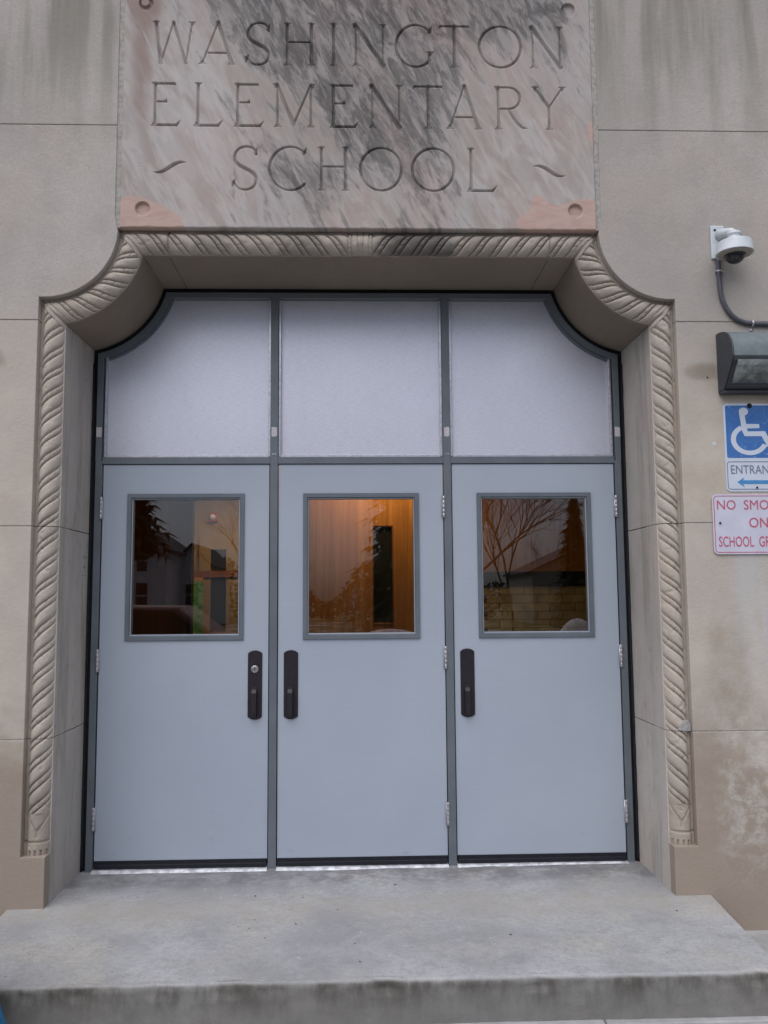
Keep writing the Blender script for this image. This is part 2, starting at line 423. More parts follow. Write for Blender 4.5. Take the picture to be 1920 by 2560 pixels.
    def lathe(s, prof, c, ax='Z', n=28):   # prof (r, h) along axis
        V = []; F = []; m = len(prof)
        for r, h in prof:
            for k in range(n):
                a = 2 * math.pi * k / n; u, w = r * math.cos(a), r * math.sin(a)
                if ax == 'Z': V.append((c[0] + u, c[1] + w, c[2] + h))
                elif ax == 'Y': V.append((c[0] + u, c[1] + h, c[2] + w))
                else: V.append((c[0] + h, c[1] + u, c[2] + w))
        for i in range(m - 1):
            for k in range(n):
                q = (k + 1) % n; F.append((i * n + k, i * n + q, (i + 1) * n + q, (i + 1) * n + k))
        F += [tuple(range(n - 1, -1, -1)), tuple(range((m - 1) * n, m * n))]
        return s.add(V, F)
    def mesh(s, name, smooth=False):
        me = mesh_from(name, s.V, s.F, smooth)
        bm = bmesh.new(); bm.from_mesh(me); bmesh.ops.recalc_face_normals(bm, faces=bm.faces); bm.to_mesh(me); bm.free()
        return me
def autosmooth(o, ang=35):
    me = o.data
    me.polygons.foreach_set('use_smooth', [True] * len(me.polygons))
    bm = bmesh.new(); bm.from_mesh(me)
    for e in bm.edges:
        if len(e.link_faces) == 2 and e.calc_face_angle(0) > R(ang): e.smooth = False
    bm.to_mesh(me); bm.free(); return o

# ------------------------------------------------------------------ setting: ground, walk, road
GZ = -.215
def sheet(name, x0, x1, y0, y1, z, mat, n=1):
    V = []; F = []
    V = [(x0, y0, z), (x1, y0, z), (x1, y1, z), (x0, y1, z)]
    o = put(name, mesh_from(name, V, [(0, 1, 2, 3)]), mat); o['kind'] = 'structure'; return o
def lawn_mat():
    m = Mat('winter_lawn')
    c = m.mix(m.ss(m.noise(3, 6), .3, .7), (.07, .075, .035), (.12, .105, .055))
    c = m.mix(m.ss(m.noise(.35, 5), .56, .62), c, (.45, .47, .5))
    m.col(c); m.set(.95, 0, .1); return m.m
M_LAWN = lawn_mat()
M_ASPH = simple('asphalt', (.055, .055, .058), .85, 0, .3, .25, 8)
sheet('ground', -300, 300, -300, 300, GZ - .05, M_LAWN)
walk = empty('sidewalk', (0, -2.3, GZ), None, None); walk['kind'] = 'structure'
base = put('paving_slab', G().box(-.8975, .8975, -.9, .9, -.045, 0).mesh('paving_slab'), M_WALK, None, bevel=.006)
base.parent = walk
slabs = [(ix * 1.8, iy * 1.81) for ix in range(-2, 3) for iy in range(1, -2, -1)]
for k, (sx, sy) in enumerate(slabs):
    o = base if k == 0 else base.copy()
    if k: COL.objects.link(o); o.parent = walk
    o.location = (sx, sy + .0, 0)
sheet('road', -120, 120, -15.5, -5.6, GZ - .035, M_ASPH)
k_ = put('kerb', G().box(-60, 60, -5.6, -5.45, GZ - .05, GZ).mesh('kerb'), M_WALK, bevel=.01); k_['kind'] = 'structure'
sheet('far_pavement', -120, 120, -17.6, -15.6, GZ + .07, M_WALK)

# ------------------------------------------------------------------ concrete landing
def build_landing():
    zt = -.05; prof = []      # (y, z) from the doors out over the nosing and down
    for y in np.linspace(.02, -1.33, 86): prof.append((y, zt - .006 * (-y)))
    zc = zt - .006 * 1.33
    for a in np.linspace(R(10), R(90), 7): prof.append((-1.33 - .022 * math.sin(a), zc - .022 + .022 * math.cos(a)))
    for z in np.linspace(zc - .028, -.262, 16)[0:]: prof.append((-1.352 - .004 * (zc - z), z))
    xs = np.linspace(-1, 1, 240); P = np.array(prof); ny = len(P)
    V = np.zeros((ny, len(xs), 3))
    for j, (y, z) in enumerate(P):
        hw = 1.655 if y > -.53 else 1.655 - .06 * (-.53 - y) / .8
        V[j, :, 0] = xs * hw; V[j, :, 1] = y; V[j, :, 2] = z
    for j in range(ny):
        for i in range(len(xs)):
            x, y, z = V[j, i]
            n = mnoise.fractal((x * 3.1, y * 3.1, z * 5), 1.0, 2.0, 4)
            n2 = mnoise.noise((x * 22, y * 22, z * 30))
            edge = 1 if -1.36 < y < -1.31 and z > -.10 else 0
            if j < 86: V[j, i, 2] += .003 * n + .0007 * n2 - edge * max(0, .011 * mnoise.noise((x * 7, 1, 4)) + .006 * n2)
            else: V[j, i, 1] += .004 * n + .0015 * n2 + edge * max(0, .022 * mnoise.noise((x * 7, 1, 4)) + .006 * n2)
    # left-right slope: the slab is ~6 mm higher at the right
    V[:, :, 2] += V[:, :, 0] * .002
    nx = len(xs); idx = np.arange(ny * nx).reshape(ny, nx)
    F = np.stack([idx[:-1, :-1], idx[1:, :-1], idx[1:, 1:], idx[:-1, 1:]], -1).reshape(-1, 4)
    Vl = [tuple(v) for v in V.reshape(-1, 3)]; Fl = [tuple(f) for f in F.tolist()]
    n0 = len(Vl)
    for side in (0, nx - 1):   # side skirts
        k = len(Vl); col_ = [int(idx[j, side]) for j in range(86)]
        Vl += [(Vl[c][0], Vl[c][1], -.262) for c in col_]
        for q in range(85):
            f = (col_[q], col_[q + 1], k + q + 1, k + q); Fl.append(f if side else f[::-1])
    me = mesh_from('landing', Vl, Fl, True)
    o = put('concrete_landing', me, M_CONC); autosmooth(o, 60); o['kind'] = 'structure'; return o
landing = build_landing()

def grit():
    V = []; F = []; rs = random.Random(5)
    spots = [(-.12, -.62), (-.55, -.80), (-.50, -.82), (-.30, -.78), (-.52, -.42), (-.29, -.45), (.16, -.30), (1.42, -.72), (-.02, -1.18), (.30, -1.25), (.62, -.95), (-1.2, -1.0)]
    spots += [(rs.uniform(-1.4, 1.5), rs.uniform(-1.3, -.1)) for _ in range(46)]
    for i, (x, y) in enumerate(spots):
        r = rs.uniform(.003, .0075) if i < 12 else rs.uniform(.0015, .0035); k = len(V); n = 6
        z = -.05 - .006 * (-y) + x * .002 + .0005
        a0 = rs.uniform(0, 6)
        V += [(x + r * rs.uniform(.5, 1.5) * math.cos(a0 + q * 1.047), y + r * rs.uniform(.4, 1) * math.sin(a0 + q * 1.047), z) for q in range(n)] + [(x, y, z + r * .8)]
        F += [(k + q, k + (q + 1) % n, k + n) for q in range(n)]
    o = put('grit', mesh_from('grit', V, F), simple('dark_grit', (.05, .045, .04), .9)); o['kind'] = 'stuff'; tag(o, 'dark specks of grit and leaf scattered on the concrete landing', 'grit')
grit()

# ------------------------------------------------------------------ the school wall
B = empty('school_building', (0, 0, GZ), 'limestone school entrance wall with rope carved doorway, engraved name panel and three grey doors', 'building')
YF = -.53; XO = 1.602; XI = 1.487; AC = (1.58, 3.235); RO = .36; RI = .486; ZL = 3.117; ZS = 2.757
Z1, Z2, Z3, Z4 = .714, 1.730, 2.757, 3.778
J = .0022
def arc(r, x_from, x_to, n=24, sgn=1):
    """right-hand concave shoulder about AC, from x_from to x_to, as (x,z), mirrored by sgn"""
    a0 = math.acos(max(-1, min(1, (AC[0] - x_from) / r))); a1 = math.acos(max(-1, min(1, (AC[0] - x_to) / r)))
    return [(sgn * (AC[0] - r * math.cos(a)), AC[1] - r * math.sin(a)) for a in np.linspace(a0, a1, n)]
def outline(d, zb, n=20):
    """opening outline moved inwards by d, from left foot over the top to right foot"""
    r = RI + d
    xj = XI - d
    zt = ZL - d
    xl = AC[0] - math.sqrt(max(0, r * r - (AC[1] - zt) ** 2))
    L = [(-xj, zb)] + arc(r, xj, xl, n, -1)
    return L + [(-x, z) for x, z in L[::-1]]
blocks = []
def add_block(poly, y0=YF, y1=-.40, mat=None, name='stone_block', dy=0):
    o = put(name, G().prism(poly, y0 + dy, y1).mesh(name), mat or M_STONE, B, bevel=.003, seg=2); blocks.append(o); return o
for s in (-1, 1):
    def P(pts): return [(s * x, z) for x, z in pts]
    xa, xb = (2.78, 4.6) if s < 0 else (2.86, 4.7)
    add_block(P([(1.488, -.26), (xa, -.26), (xa, Z1 - J), (XO, Z1 - J), (XO, .176), (1.488, .176)]))
    add_block(P([(XO, Z1 + J), (xa - .4, Z1 + J), (xa - .4, Z2 - J), (XO, Z2 - J)]), dy=.001)
    add_block(P([(XO, Z2 + J), (xa, Z2 + J), (xa, Z3 - J), (XO, Z3 - J)]))
    a = arc(RO, 1.602, 1.2205, 26)
    add_block(P([(XO, Z3 + J), (xa - .4, Z3 + J), (xa - .4, Z4 - J), (1.236, Z4 - J), (1.236, 3.30)] + a[::-1]), dy=-.001)
    add_block(P([(1.236, Z4 + J), (xa, Z4 + J), (xa, 4.80 - J), (1.236, 4.80 - J)]))
    for z0, z1, k in ((-.26, Z1, 0), (Z1, Z2, .4), (Z2, Z3, 0), (Z3, Z4, .4), (Z4, 4.8, 0)):
        add_block(P([(xa - k + 2 * J, z0 + (J if z0 > 0 else 0)), (xb + .3, z0 + (J if z0 > 0 else 0)), (xb + .3, z1 - J), (xa - k + 2 * J, z1 - J)]))
for k in range(5):
    x0 = -4.9 + k * 1.96
    add_block([(x0 + J, 4.8 + J), (x0 + 1.96 - J, 4.8 + J), (x0 + 1.96 - J, 5.8), (x0 + J, 5.8)])
# mortar core behind the joints, with the doorway cut out
core = []
for s in (-1, 1):
    def P(pts): return [(s * x, z) for x, z in pts]
    g = G()
    g.prism(P([(XO + .002, -.26), (5.0, -.26), (5.0, 3.237), (XO + .002, 3.237)]), YF + .0035, -.30)
    g.prism(P([(1.2112, 3.238), (5.0, 3.238), (5.0, 5.79), (1.2112, 5.79)]), YF + .0045, -.30)
    put('mortar_core', g.mesh('mortar_core'), M_MORTAR, B)
put('mortar_core', G().box(-1.2110, 1.2110, YF + .02, -.31, 3.26, 5.79).mesh('mortar_core'), M_MORTAR, B)
# wall mass behind, to roof height
g = G(); g.prism([(-5, -.26), (-1.56, -.26), (-1.56, 3.19), (-5, 3.19)], -.30, .25)
g.prism([(5, -.26), (1.56, -.26), (1.56, 3.19), (5, 3.19)], -.30, .25); g.box(-5, 5, -.30, .25, 3.19, 5.79)
put('wall_core', g.mesh('wall_core'), M_MORTAR, B)

# reveal linings (jambs, shoulders, soffit), each its own stone
RD = -.462     # front edge of the reveal plane
def strip_obj(name, A, Bp, y0, y1, mat, bev=.0015):
    o = put(name, G().strip(A, Bp, y0, y1).mesh(name), mat, B, bevel=bev); return o
for s in (-1, 1):
    for z0, z1 in ((-.26, Z1 - J), (Z1 + J, Z2 - J), (Z2 + J, ZS)):
        strip_obj('reveal_stone', [(s * 1.487, z0), (s * 1.487, z1)], [(s * 1.57, z0), (s * 1.57, z1)], RD, .02, M_REVEAL)
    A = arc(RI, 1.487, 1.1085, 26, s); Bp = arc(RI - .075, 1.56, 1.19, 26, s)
    o = strip_obj('shoulder_stone', A, Bp, RD, .02, M_SOFFIT_SHADED); autosmooth(o, 30)
for xa_, xb_ in ((-1.1075, -.979), (-.976, .976), (.979, 1.1075)): strip_obj('soffit_stone', [(xa_, ZL), (xb_, ZL)], [(xa_ * (1.07 if xa_ < -1 else 1), ZL + .07), (xb_ * (1.07 if xb_ > 1 else 1), ZL + .07)], RD, .02, M_SOFFIT_SHADED)

# ------------------------------------------------------------------ rope moulding
K = .115 / .126
def rope_h(u, s, rev, pitch, amp=.0135):
    """profile: u 0 (reveal edge) .. 1 (outer channel edge). returns y offset (negative = out) and is vectorised"""
    c = .45; hw = .43
    q = np.clip((u - c) / hw, -1, 1)
    bead = np.sqrt(np.clip(1 - q * q, 0, 1))
    ang = np.arcsin(q) / math.pi + .5                      # 0 inner .. 1 outer
    base_y = np.where(u < c - hw, RD + .012, np.where(u > c + hw, YF + .048, RD + .012 + (YF + .048 - RD - .012) * np.clip((u - c + hw) / (2 * hw), 0, 1)))
    tw = 1.22
    s = s + .0045 * np.sin(s * 7.3 + 1.1) + .003 * np.sin(s * 17.7)
    ph = s / pitch + (ang - .5) * tw                       # strands run outer-low to inner-high
    fr = ph - np.floor(ph)
    # wide strand
    w = .67
    a = np.clip(fr / w, 0, 1); strand = np.clip(1 - np.abs(2 * a - 1) ** 3.2, 0, 1) ** .6
    b = np.clip((fr - w) / (1 - w), 0, 1); fil = np.clip(1 - (2 * b - 1) ** 4, 0, 1) * .80
    notch = 1 - .45 * (np.abs(((ang * 5.5) % 1) - .5) < .075)
    h = np.where(fr < w, strand, fil * notch)
    ends = np.clip((1 - np.abs(q)) * 6, 0, 1)
    gr = np.minimum(np.minimum(np.abs(fr), np.abs(fr - 1)), np.abs(fr - w))
    h = h - .75 * np.clip(1 - gr / .05, 0, 1)
    rel = (h - 1.0) * amp * ends
    y = base_y - bead * .042 - rel * -1 * -1
    return base_y - bead * .042 - rel
def rope_piece(name, fn, s_arr, nu, pitch, special=None, amp=.0135, wob=.0):
    """fn(u_array, s_array)->(x,z); s runs along the path"""
    us = np.linspace(0, 1, nu)
    U, SS = np.meshgrid(us, s_arr)
    X, Z = fn(U, SS)
    Y = rope_h(U, SS, 1, pitch, amp)
    if special is not None: Y = special(U, SS, Y)
    # hand-cut unevenness
    Y = Y + .0012 * np.sin(SS * 61 + U * 9) * np.sin(SS * 23 + 1.3)
    sd = rng.uniform(0, 50); chip = np.array([mnoise.fractal((float(x_) * 26, float(z_) * 26, sd), 1.0, 2.0, 3) for x_, z_ in zip(X.ravel(), Z.ravel())]).reshape(X.shape)
    Y = Y + .0035 * np.clip(chip - .35, 0, 1) * 2 + .0009 * chip
    V = np.stack([X, Y, Z], -1).reshape(-1, 3)
    ns = len(s_arr); idx = np.arange(ns * nu).reshape(ns, nu)
    F = np.stack([idx[:-1, :-1], idx[:-1, 1:], idx[1:, 1:], idx[1:, :-1]], -1).reshape(-1, 4)
    me = mesh_from(name, V, F, True)
    bm = bmesh.new(); bm.from_mesh(me)
    bmesh.ops.recalc_face_normals(bm, faces=bm.faces)
    if sum(f.normal.y * f.calc_area() for f in bm.faces) > 0: bmesh.ops.reverse_faces(bm, faces=bm.faces)
    bm.to_mesh(me); bm.free()
    return put(name, me, M_ROPE, B)
def mitre_z(u):   # height where a jamb row meets the arc row
    x = XI + u * .115; r = RI - u * .126
    return AC[1] - np.sqrt(np.clip(r * r - (AC[0] - x) ** 2, 0, None))
def q_lintel(u):
    z = ZL + u * .119; r = RI - u * .126
    return AC[0] - np.sqrt(np.clip(r * r - (AC[1] - z) ** 2, 0, None))
bottom = .176
def base_special(U, SS, Y):
    base_ = RD + .012 + (YF + .048 - RD - .012) * U
    q = np.clip((U - .45) / .43, -1, 1); bead = np.sqrt(np.clip(1 - q * q, 0, 1))
    plain = base_ - bead * .040
    z = SS
    Yo = np.where(z < .365, plain, Y)
    Yo = np.where(z < .232, plain - .004, Yo)
    Yo = np.where((z > .232) & (z < .241), plain + .006, Yo)
    # leaf cut: a V with a stem
    ang = np.arcsin(q) / math.pi + .5
    v = np.abs(z - (.285 + np.abs(ang - .5) * .22))
    Yo = np.where((z > .25) & (z < .365) & (v < .006) & (bead > .3), plain + .006, Yo)
    Yo = np.where((z > .255) & (z < .285) & (np.abs(ang - .5) < .03), plain + .005, Yo)
    # tooth cuts along the foot ring
    Yo = np.where((z < .200) & (((ang * 6) % 1 < .35)) & (bead > .3), plain + .006, Yo)
    return Yo
DS = .0035
for s in (-1, 1):
    def jf(U, SS, s=s): return s * (XI + U * .115), SS
    def mk(z0, z1, **k): return rope_piece('rope_moulding', jf, np.linspace(z0 - (.001 if z0 > .3 else 0), z1 + .001, int((z1 - z0) / DS)), 44, .1045 if s < 0 else .1035, **k)
    mk(bottom, Z1 - J, special=base_special)
    mk(Z1 + J, Z2 - J)
    # upper jamb piece ends on the mitre: scale rows to end at mitre_z(u), keep pitch true
    def jf2(U, SS, s=s):
        t = (SS - Z2 - J) / (ZS - Z2 - J)
        zz = np.where(SS < 2.55, SS, 2.55 + (SS - 2.55) / (ZS - 2.55) * (mitre_z(U) - .0015 - 2.55))
        return s * (XI + U * .115), zz
    def sp2(U, SS, Y):
        zz = np.where(SS < 2.55, SS, 2.55 + (SS - 2.55) / (ZS - 2.55) * (mitre_z(U) - .0015 - 2.55))
        Y2 = rope_h(U, zz, 1, .1045, .015)
        q = np.clip((U - .45) / .43, -1, 1); bead = np.sqrt(np.clip(1 - q * q, 0, 1))
        d = mitre_z(U) - zz
        band = RD + .012 + (YF + .048 - RD - .012) * U - bead * .044
        Y2 = np.where(d < .03, band, Y2)
        Y2 = np.where((d > .028) & (d < .033), band + .007, Y2)
        Y2 = np.where((d < .004), band + .004, Y2)
        return Y2
    rope_piece('rope_moulding', jf2, np.concatenate([np.arange(Z2 + J, 2.55, DS), np.linspace(2.55, ZS, 66)]), 44, .1045, special=sp2)
    # arc piece
    def ang0(u, s=s):
        x = XI + u * .115; r = RI - u * .126; return np.arccos(np.clip((AC[0] - x) / r, -1, 1))
    def ang1(u, s=s):
        r = RI - u * .126; return np.arccos(np.clip((AC[0] - q_lintel(u)) / r, -1, 1))
    def af(U, SS, s=s):      # SS in 0..1
        r = RI - U * .126; a = ang0(U) + (ang1(U) - ang0(U)) * SS
        return s * (AC[0] - r * np.cos(a)), AC[1] - r * np.sin(a)
    def sp3(U, SS, Y):
        a = ang0(U) + (ang1(U) - ang0(U)) * SS
        arcl = -(a - R(80)) * .43
        Y2 = rope_h(U, arcl + .02, 1, .083, .015)
        q = np.clip((U - .45) / .43, -1, 1); bead = np.sqrt(np.clip(1 - q * q, 0, 1))
        band = RD + .012 + (YF + .048 - RD - .012) * U - bead * .044
        for end in (ang0(U), ang1(U)):
            d = np.abs(a - end) * (RI - U * .126)
            Y2 = np.where(d < .026, band, Y2)
            Y2 = np.where((d > .024) & (d < .029), band + .007, Y2)
            Y2 = np.where((d < .004), band + .004, Y2)
        return Y2
    rope_piece('rope_moulding', af, np.linspace(0, 1, 190), 44, .08, special=sp3)
    # lintel half
    def lf(U, SS, s=s):
        x = SS; xq = q_lintel(U) - .001
        xx = np.where(x < .98, x, .98 + (x - .98) / (q_lintel(0.0) - .98) * (xq - .98))
        return s * xx, ZL + U * .119 + 0 * SS
    def sp4(U, SS, Y, s=s):
        x = SS; xq = q_lintel(U)
        xx = np.where(x < .98, x, .98 + (x - .98) / (q_lintel(0.0) - .98) * (xq - .98))
        Y2 = rope_h(U, -xx, 1, .1005, .015)
        q = np.clip((U - .45) / .43, -1, 1); bead = np.sqrt(np.clip(1 - q * q, 0, 1))
        band = RD + .012 + (YF + .048 - RD - .012) * U - bead * .044
        d = xq - xx
        Y2 = np.where(d < .028, band, Y2); Y2 = np.where((d > .026) & (d < .031), band + .007, Y2)
        Y2 = np.where(d < .004, band + .004, Y2); Y2 = np.where(np.abs(xx - .975) < .0032, band + .014, Y2)
        # centre binding: two narrow collars and a leaf
        c = x
        Y2 = np.where(c < .062, band - .002, Y2)
        Y2 = np.where((c > .058) & (c < .064), band + .009, Y2)
        Y2 = np.where((c > .042) & (c < .047), band + .007, Y2)
        ang = np.arcsin(q) / math.pi + .5
        Y2 = np.where((c > .047) & (c < .058) & ((ang * 6) % 1 < .16), band + .005, Y2)
        Y2 = np.where((np.abs(c - .010 - .006 * ang) < .0022) & (ang > .2), band + .006, Y2)
        return Y2
    rope_piece('rope_moulding', lf, np.concatenate([np.arange(0.0002, .98, DS), np.linspace(.98, float(q_lintel(0.0)), 50)]), 44, .1, special=sp4)
# channel back and outer side filler behind the rope
for s in (-1, 1):
    put('mortar_core', G().strip([(s * 1.49, .17), (s * 1.49, ZS)], [(s * (XO + .001), .17), (s * (XO + .001), ZS + .1)], RD + .022, -.30).mesh('mortar_core'), M_MORTAR, B)
# wedge of grey cement where the right rope is broken at the joint
g = G(); g.prism([(1.538, .718), (1.566, .712), (1.6005, .714), (1.6005, .752), (1.590, .763), (1.572, .769), (1.556, .752), (1.545, .735)], -.5125, -.48)
o = put('cement_patch', g.mesh('cement_patch'), M_CEMENT, B, bevel=.003, seg=3); o['label'] = 'grey cement patch on the broken rope carving'

# ------------------------------------------------------------------ engraved name panel
def glyph(c):
    T, Md, Th = .0095, .0068, .0044       # half widths: thick, medium, thin
    L = []
    def ln(x0, y0, x1, y1, w0, w1=None): L.append(('l', x0, y0, x1, y1, w0, w0 if w1 is None else w1))
    def stem(x0, y0, x1, y1, w):           # waisted stroke
        xm, ym = (x0 + x1) / 2, (y0 + y1) / 2
        ln(x0, y0, xm, ym, w * 1.12, w * .88); ln(xm, ym, x1, y1, w * .88, w * 1.12)
    def serif(x, y, k=.016): L.append(('s', x, y, k))
    def arcp(cx, cy, rx, ry, a0, a1, wf, n=44):
        pts = []
        for i in range(n + 1):
            a = R(a0 + (a1 - a0) * i / n); pts.append((cx + rx * math.cos(a), cy + ry * math.sin(a), wf(a)))
        for p, q in zip(pts[:-1], pts[1:]): ln(p[0], p[1], q[0], q[1], p[2], q[2])
    round_w = lambda a: Th + (Md * 1.05 - Th) * abs(math.cos(a + .25)) ** 1.5
    e = .02
    if c == 'W':
        stem(.10, 1 - e, .22, e, T * .85); ln(.22, e, .50, 1 - e, Th); stem(.50, 1 - e, .80, e, Md); ln(.80, e, .93, 1 - e, Th)
        serif(.10, 1 - e); serif(.93, 1 - e); serif(.22, e, .007); serif(.80, e, .007)
    elif c == 'A':
        ln(.08, e, .50, 1, Th); stem(.50, 1, .88, e, T * .85); ln(.24, .27, .74, .27, Th); serif(.08, e); serif(.88, e)
    elif c == 'H':
        stem(.12, e, .12, 1 - e, Md); stem(.86, e, .86, 1 - e, Md * 1.15); ln(.12, .55, .86, .55, Th)
        for x in (.12, .86): serif(x, e); serif(x, 1 - e)
    elif c == 'I':
        stem(.5, e, .5, 1 - e, T * .8); serif(.5, e); serif(.5, 1 - e)
    elif c == 'N':
        ln(.09, e, .09, 1 - e, Th * 1.1); stem(.06, 1 - e, .91, e, T); ln(.91, e, .91, 1 - e, Th * 1.1); serif(.09, e); serif(.91, 1 - e); serif(.03, 1 - e, .008)
    elif c == 'G':
        arcp(.52, .5, .48, .5, 42, 318, round_w); ln(.86, .16, .86, .33, Md * 1.1, Md * 1.1); L.append(('t', .88, .34, .020)); ln(.87, .84, .93, .98, Md * 1.5, .002); ln(.87, .84, .83, .80, Md, .002)
    elif c == 'T':
        ln(.06, 1 - e, .94, 1 - e, Th * 1.1); stem(.5, e, .5, 1 - e, Md * 1.1); ln(.07, 1 - e, .01, .90, Th * 1.2, .001); ln(.93, 1 - e, 1.0, .90, Th * 1.2, .001); serif(.5, e)
    elif c == 'O': arcp(.5, .5, .48, .49, 0, 360, round_w, 60)
    elif c == 'C':
        arcp(.56, .5, .54, .5, 46, 314, round_w); ln(.93, .86, .99, .97, Md * 1.4, .002); ln(.93, .86, .90, .80, Md, .002)
    elif c == 'E':
        stem(.14, e, .14, 1 - e, Md); ln(.14, 1 - e, .76, 1 - e, Th * 1.2); ln(.14, .56, .50, .56, Th); ln(.14, e, .84, e, Th * 1.3)
        ln(.76, 1 - e, .82, .90, Th * 1.3, .001); ln(.49, .58, .54, .51, Th * 1.5, .001); ln(.49, .56, .47, .64, Th, .001); ln(.84, e, .98, .14, Md, .001); serif(.12, e, .014); serif(.12, 1 - e, .014)
    elif c == 'L':
        stem(.16, e, .16, 1 - e, Md); ln(.16, e, .82, e, Th * 1.3); ln(.82, e, .98, .15, Md, .001); serif(.16, 1 - e); serif(.12, e, .014)
    elif c == 'M':
        ln(.09, e, .09, 1 - e, Th * 1.2); stem(.07, 1 - e, .49, .06, T * .9); ln(.49, .06, .91, 1 - e, Md * .8); stem(.92, e, .92, 1 - e, Md * .9)
        for x in (.09, .92): serif(x, e)
        serif(.04, 1 - e, .010); serif(.96, 1 - e, .010)
    elif c == 'R':
        stem(.13, e, .13, 1 - e, Md); ln(.13, 1 - e, .42, 1 - e, Th); arcp(.42, .73, .33, .25, 90, -90, lambda a: Th + (Md - Th) * math.cos(a) ** 2); ln(.13, .48, .42, .48, Th)
        pts = [(.40, .48), (.52, .30), (.66, .14), (.80, .04), (.98, .01)]; ws = [Th, Md, Md, Th * 1.3, .001]
        for i in range(4): ln(*pts[i], *pts[i + 1], ws[i], ws[i + 1])
        serif(.12, e); serif(.10, 1 - e, .014)
    elif c == 'Y':
        stem(.09, 1 - e, .50, .52, Md); ln(.50, .52, .91, 1 - e, Th); stem(.50, e, .50, .52, Md); serif(.5, e); serif(.09, 1 - e); serif(.91, 1 - e)
    elif c == 'S':
        P_ = [(.93, .80), (.86, .92), (.70, .985), (.50, .995), (.28, .95), (.13, .83), (.12, .68), (.26, .57), (.50, .49), (.76, .40), (.92, .27), (.88, .12), (.70, .03), (.48, .005), (.26, .04), (.08, .17)]
        # Catmull-Rom
        pts = []
        for i in range(len(P_) - 1):
            p0 = P_[max(i - 1, 0)]; p1 = P_[i]; p2 = P_[i + 1]; p3 = P_[min(i + 2, len(P_) - 1)]
            for k in range(5):
                t = k / 5
                pts.append(tuple(.5 * ((2 * p1[j]) + (-p0[j] + p2[j]) * t + (2 * p0[j] - 5 * p1[j] + 4 * p2[j] - p3[j]) * t * t + (-p0[j] + 3 * p1[j] - 3 * p2[j] + p3[j]) * t ** 3) for j in (0, 1)))
        pts.append(P_[-1]); n = len(pts) - 1
        wf = lambda i: Th * 1.1 + (T * .9 - Th) * math.exp(-((i / n - .53) / .2) ** 2)
        for i in range(n): ln(*pts[i], *pts[i + 1], wf(i), wf(i + 1))
        ln(.91, .84, .95, .97, Md * 1.2, .002); ln(.08, .17, .02, .03, Md * 1.2, .002); ln(.08, .17, .13, .24, Md, .002)
    return L
ROWS = [(4.344, 4.113, [('W', -1.071, -.849), ('A', -.825, -.636), ('S', -.591, -.459), ('H', -.394, -.225), ('I', -.153, -.114), ('N', -.032, .138), ('G', .183, .393), ('T', .411, .578), ('O', .621, .848), ('N', .892, 1.064)]),
        (4.010, 3.777, [('E', -1.068, -.912), ('L', -.853, -.697), ('E', -.648, -.487), ('M', -.440, -.234), ('E', -.157, -.002), ('N', .051, .220), ('T', .273, .435), ('A', .451, .635), ('R', .696, .878), ('Y', .897, 1.070)]),
        (3.671, 3.439, [('S', -.653, -.519), ('C', -.465, -.271), ('H', -.217, -.050), ('O', -.002, .218), ('O', .265, .487), ('L', .545, .710)])]
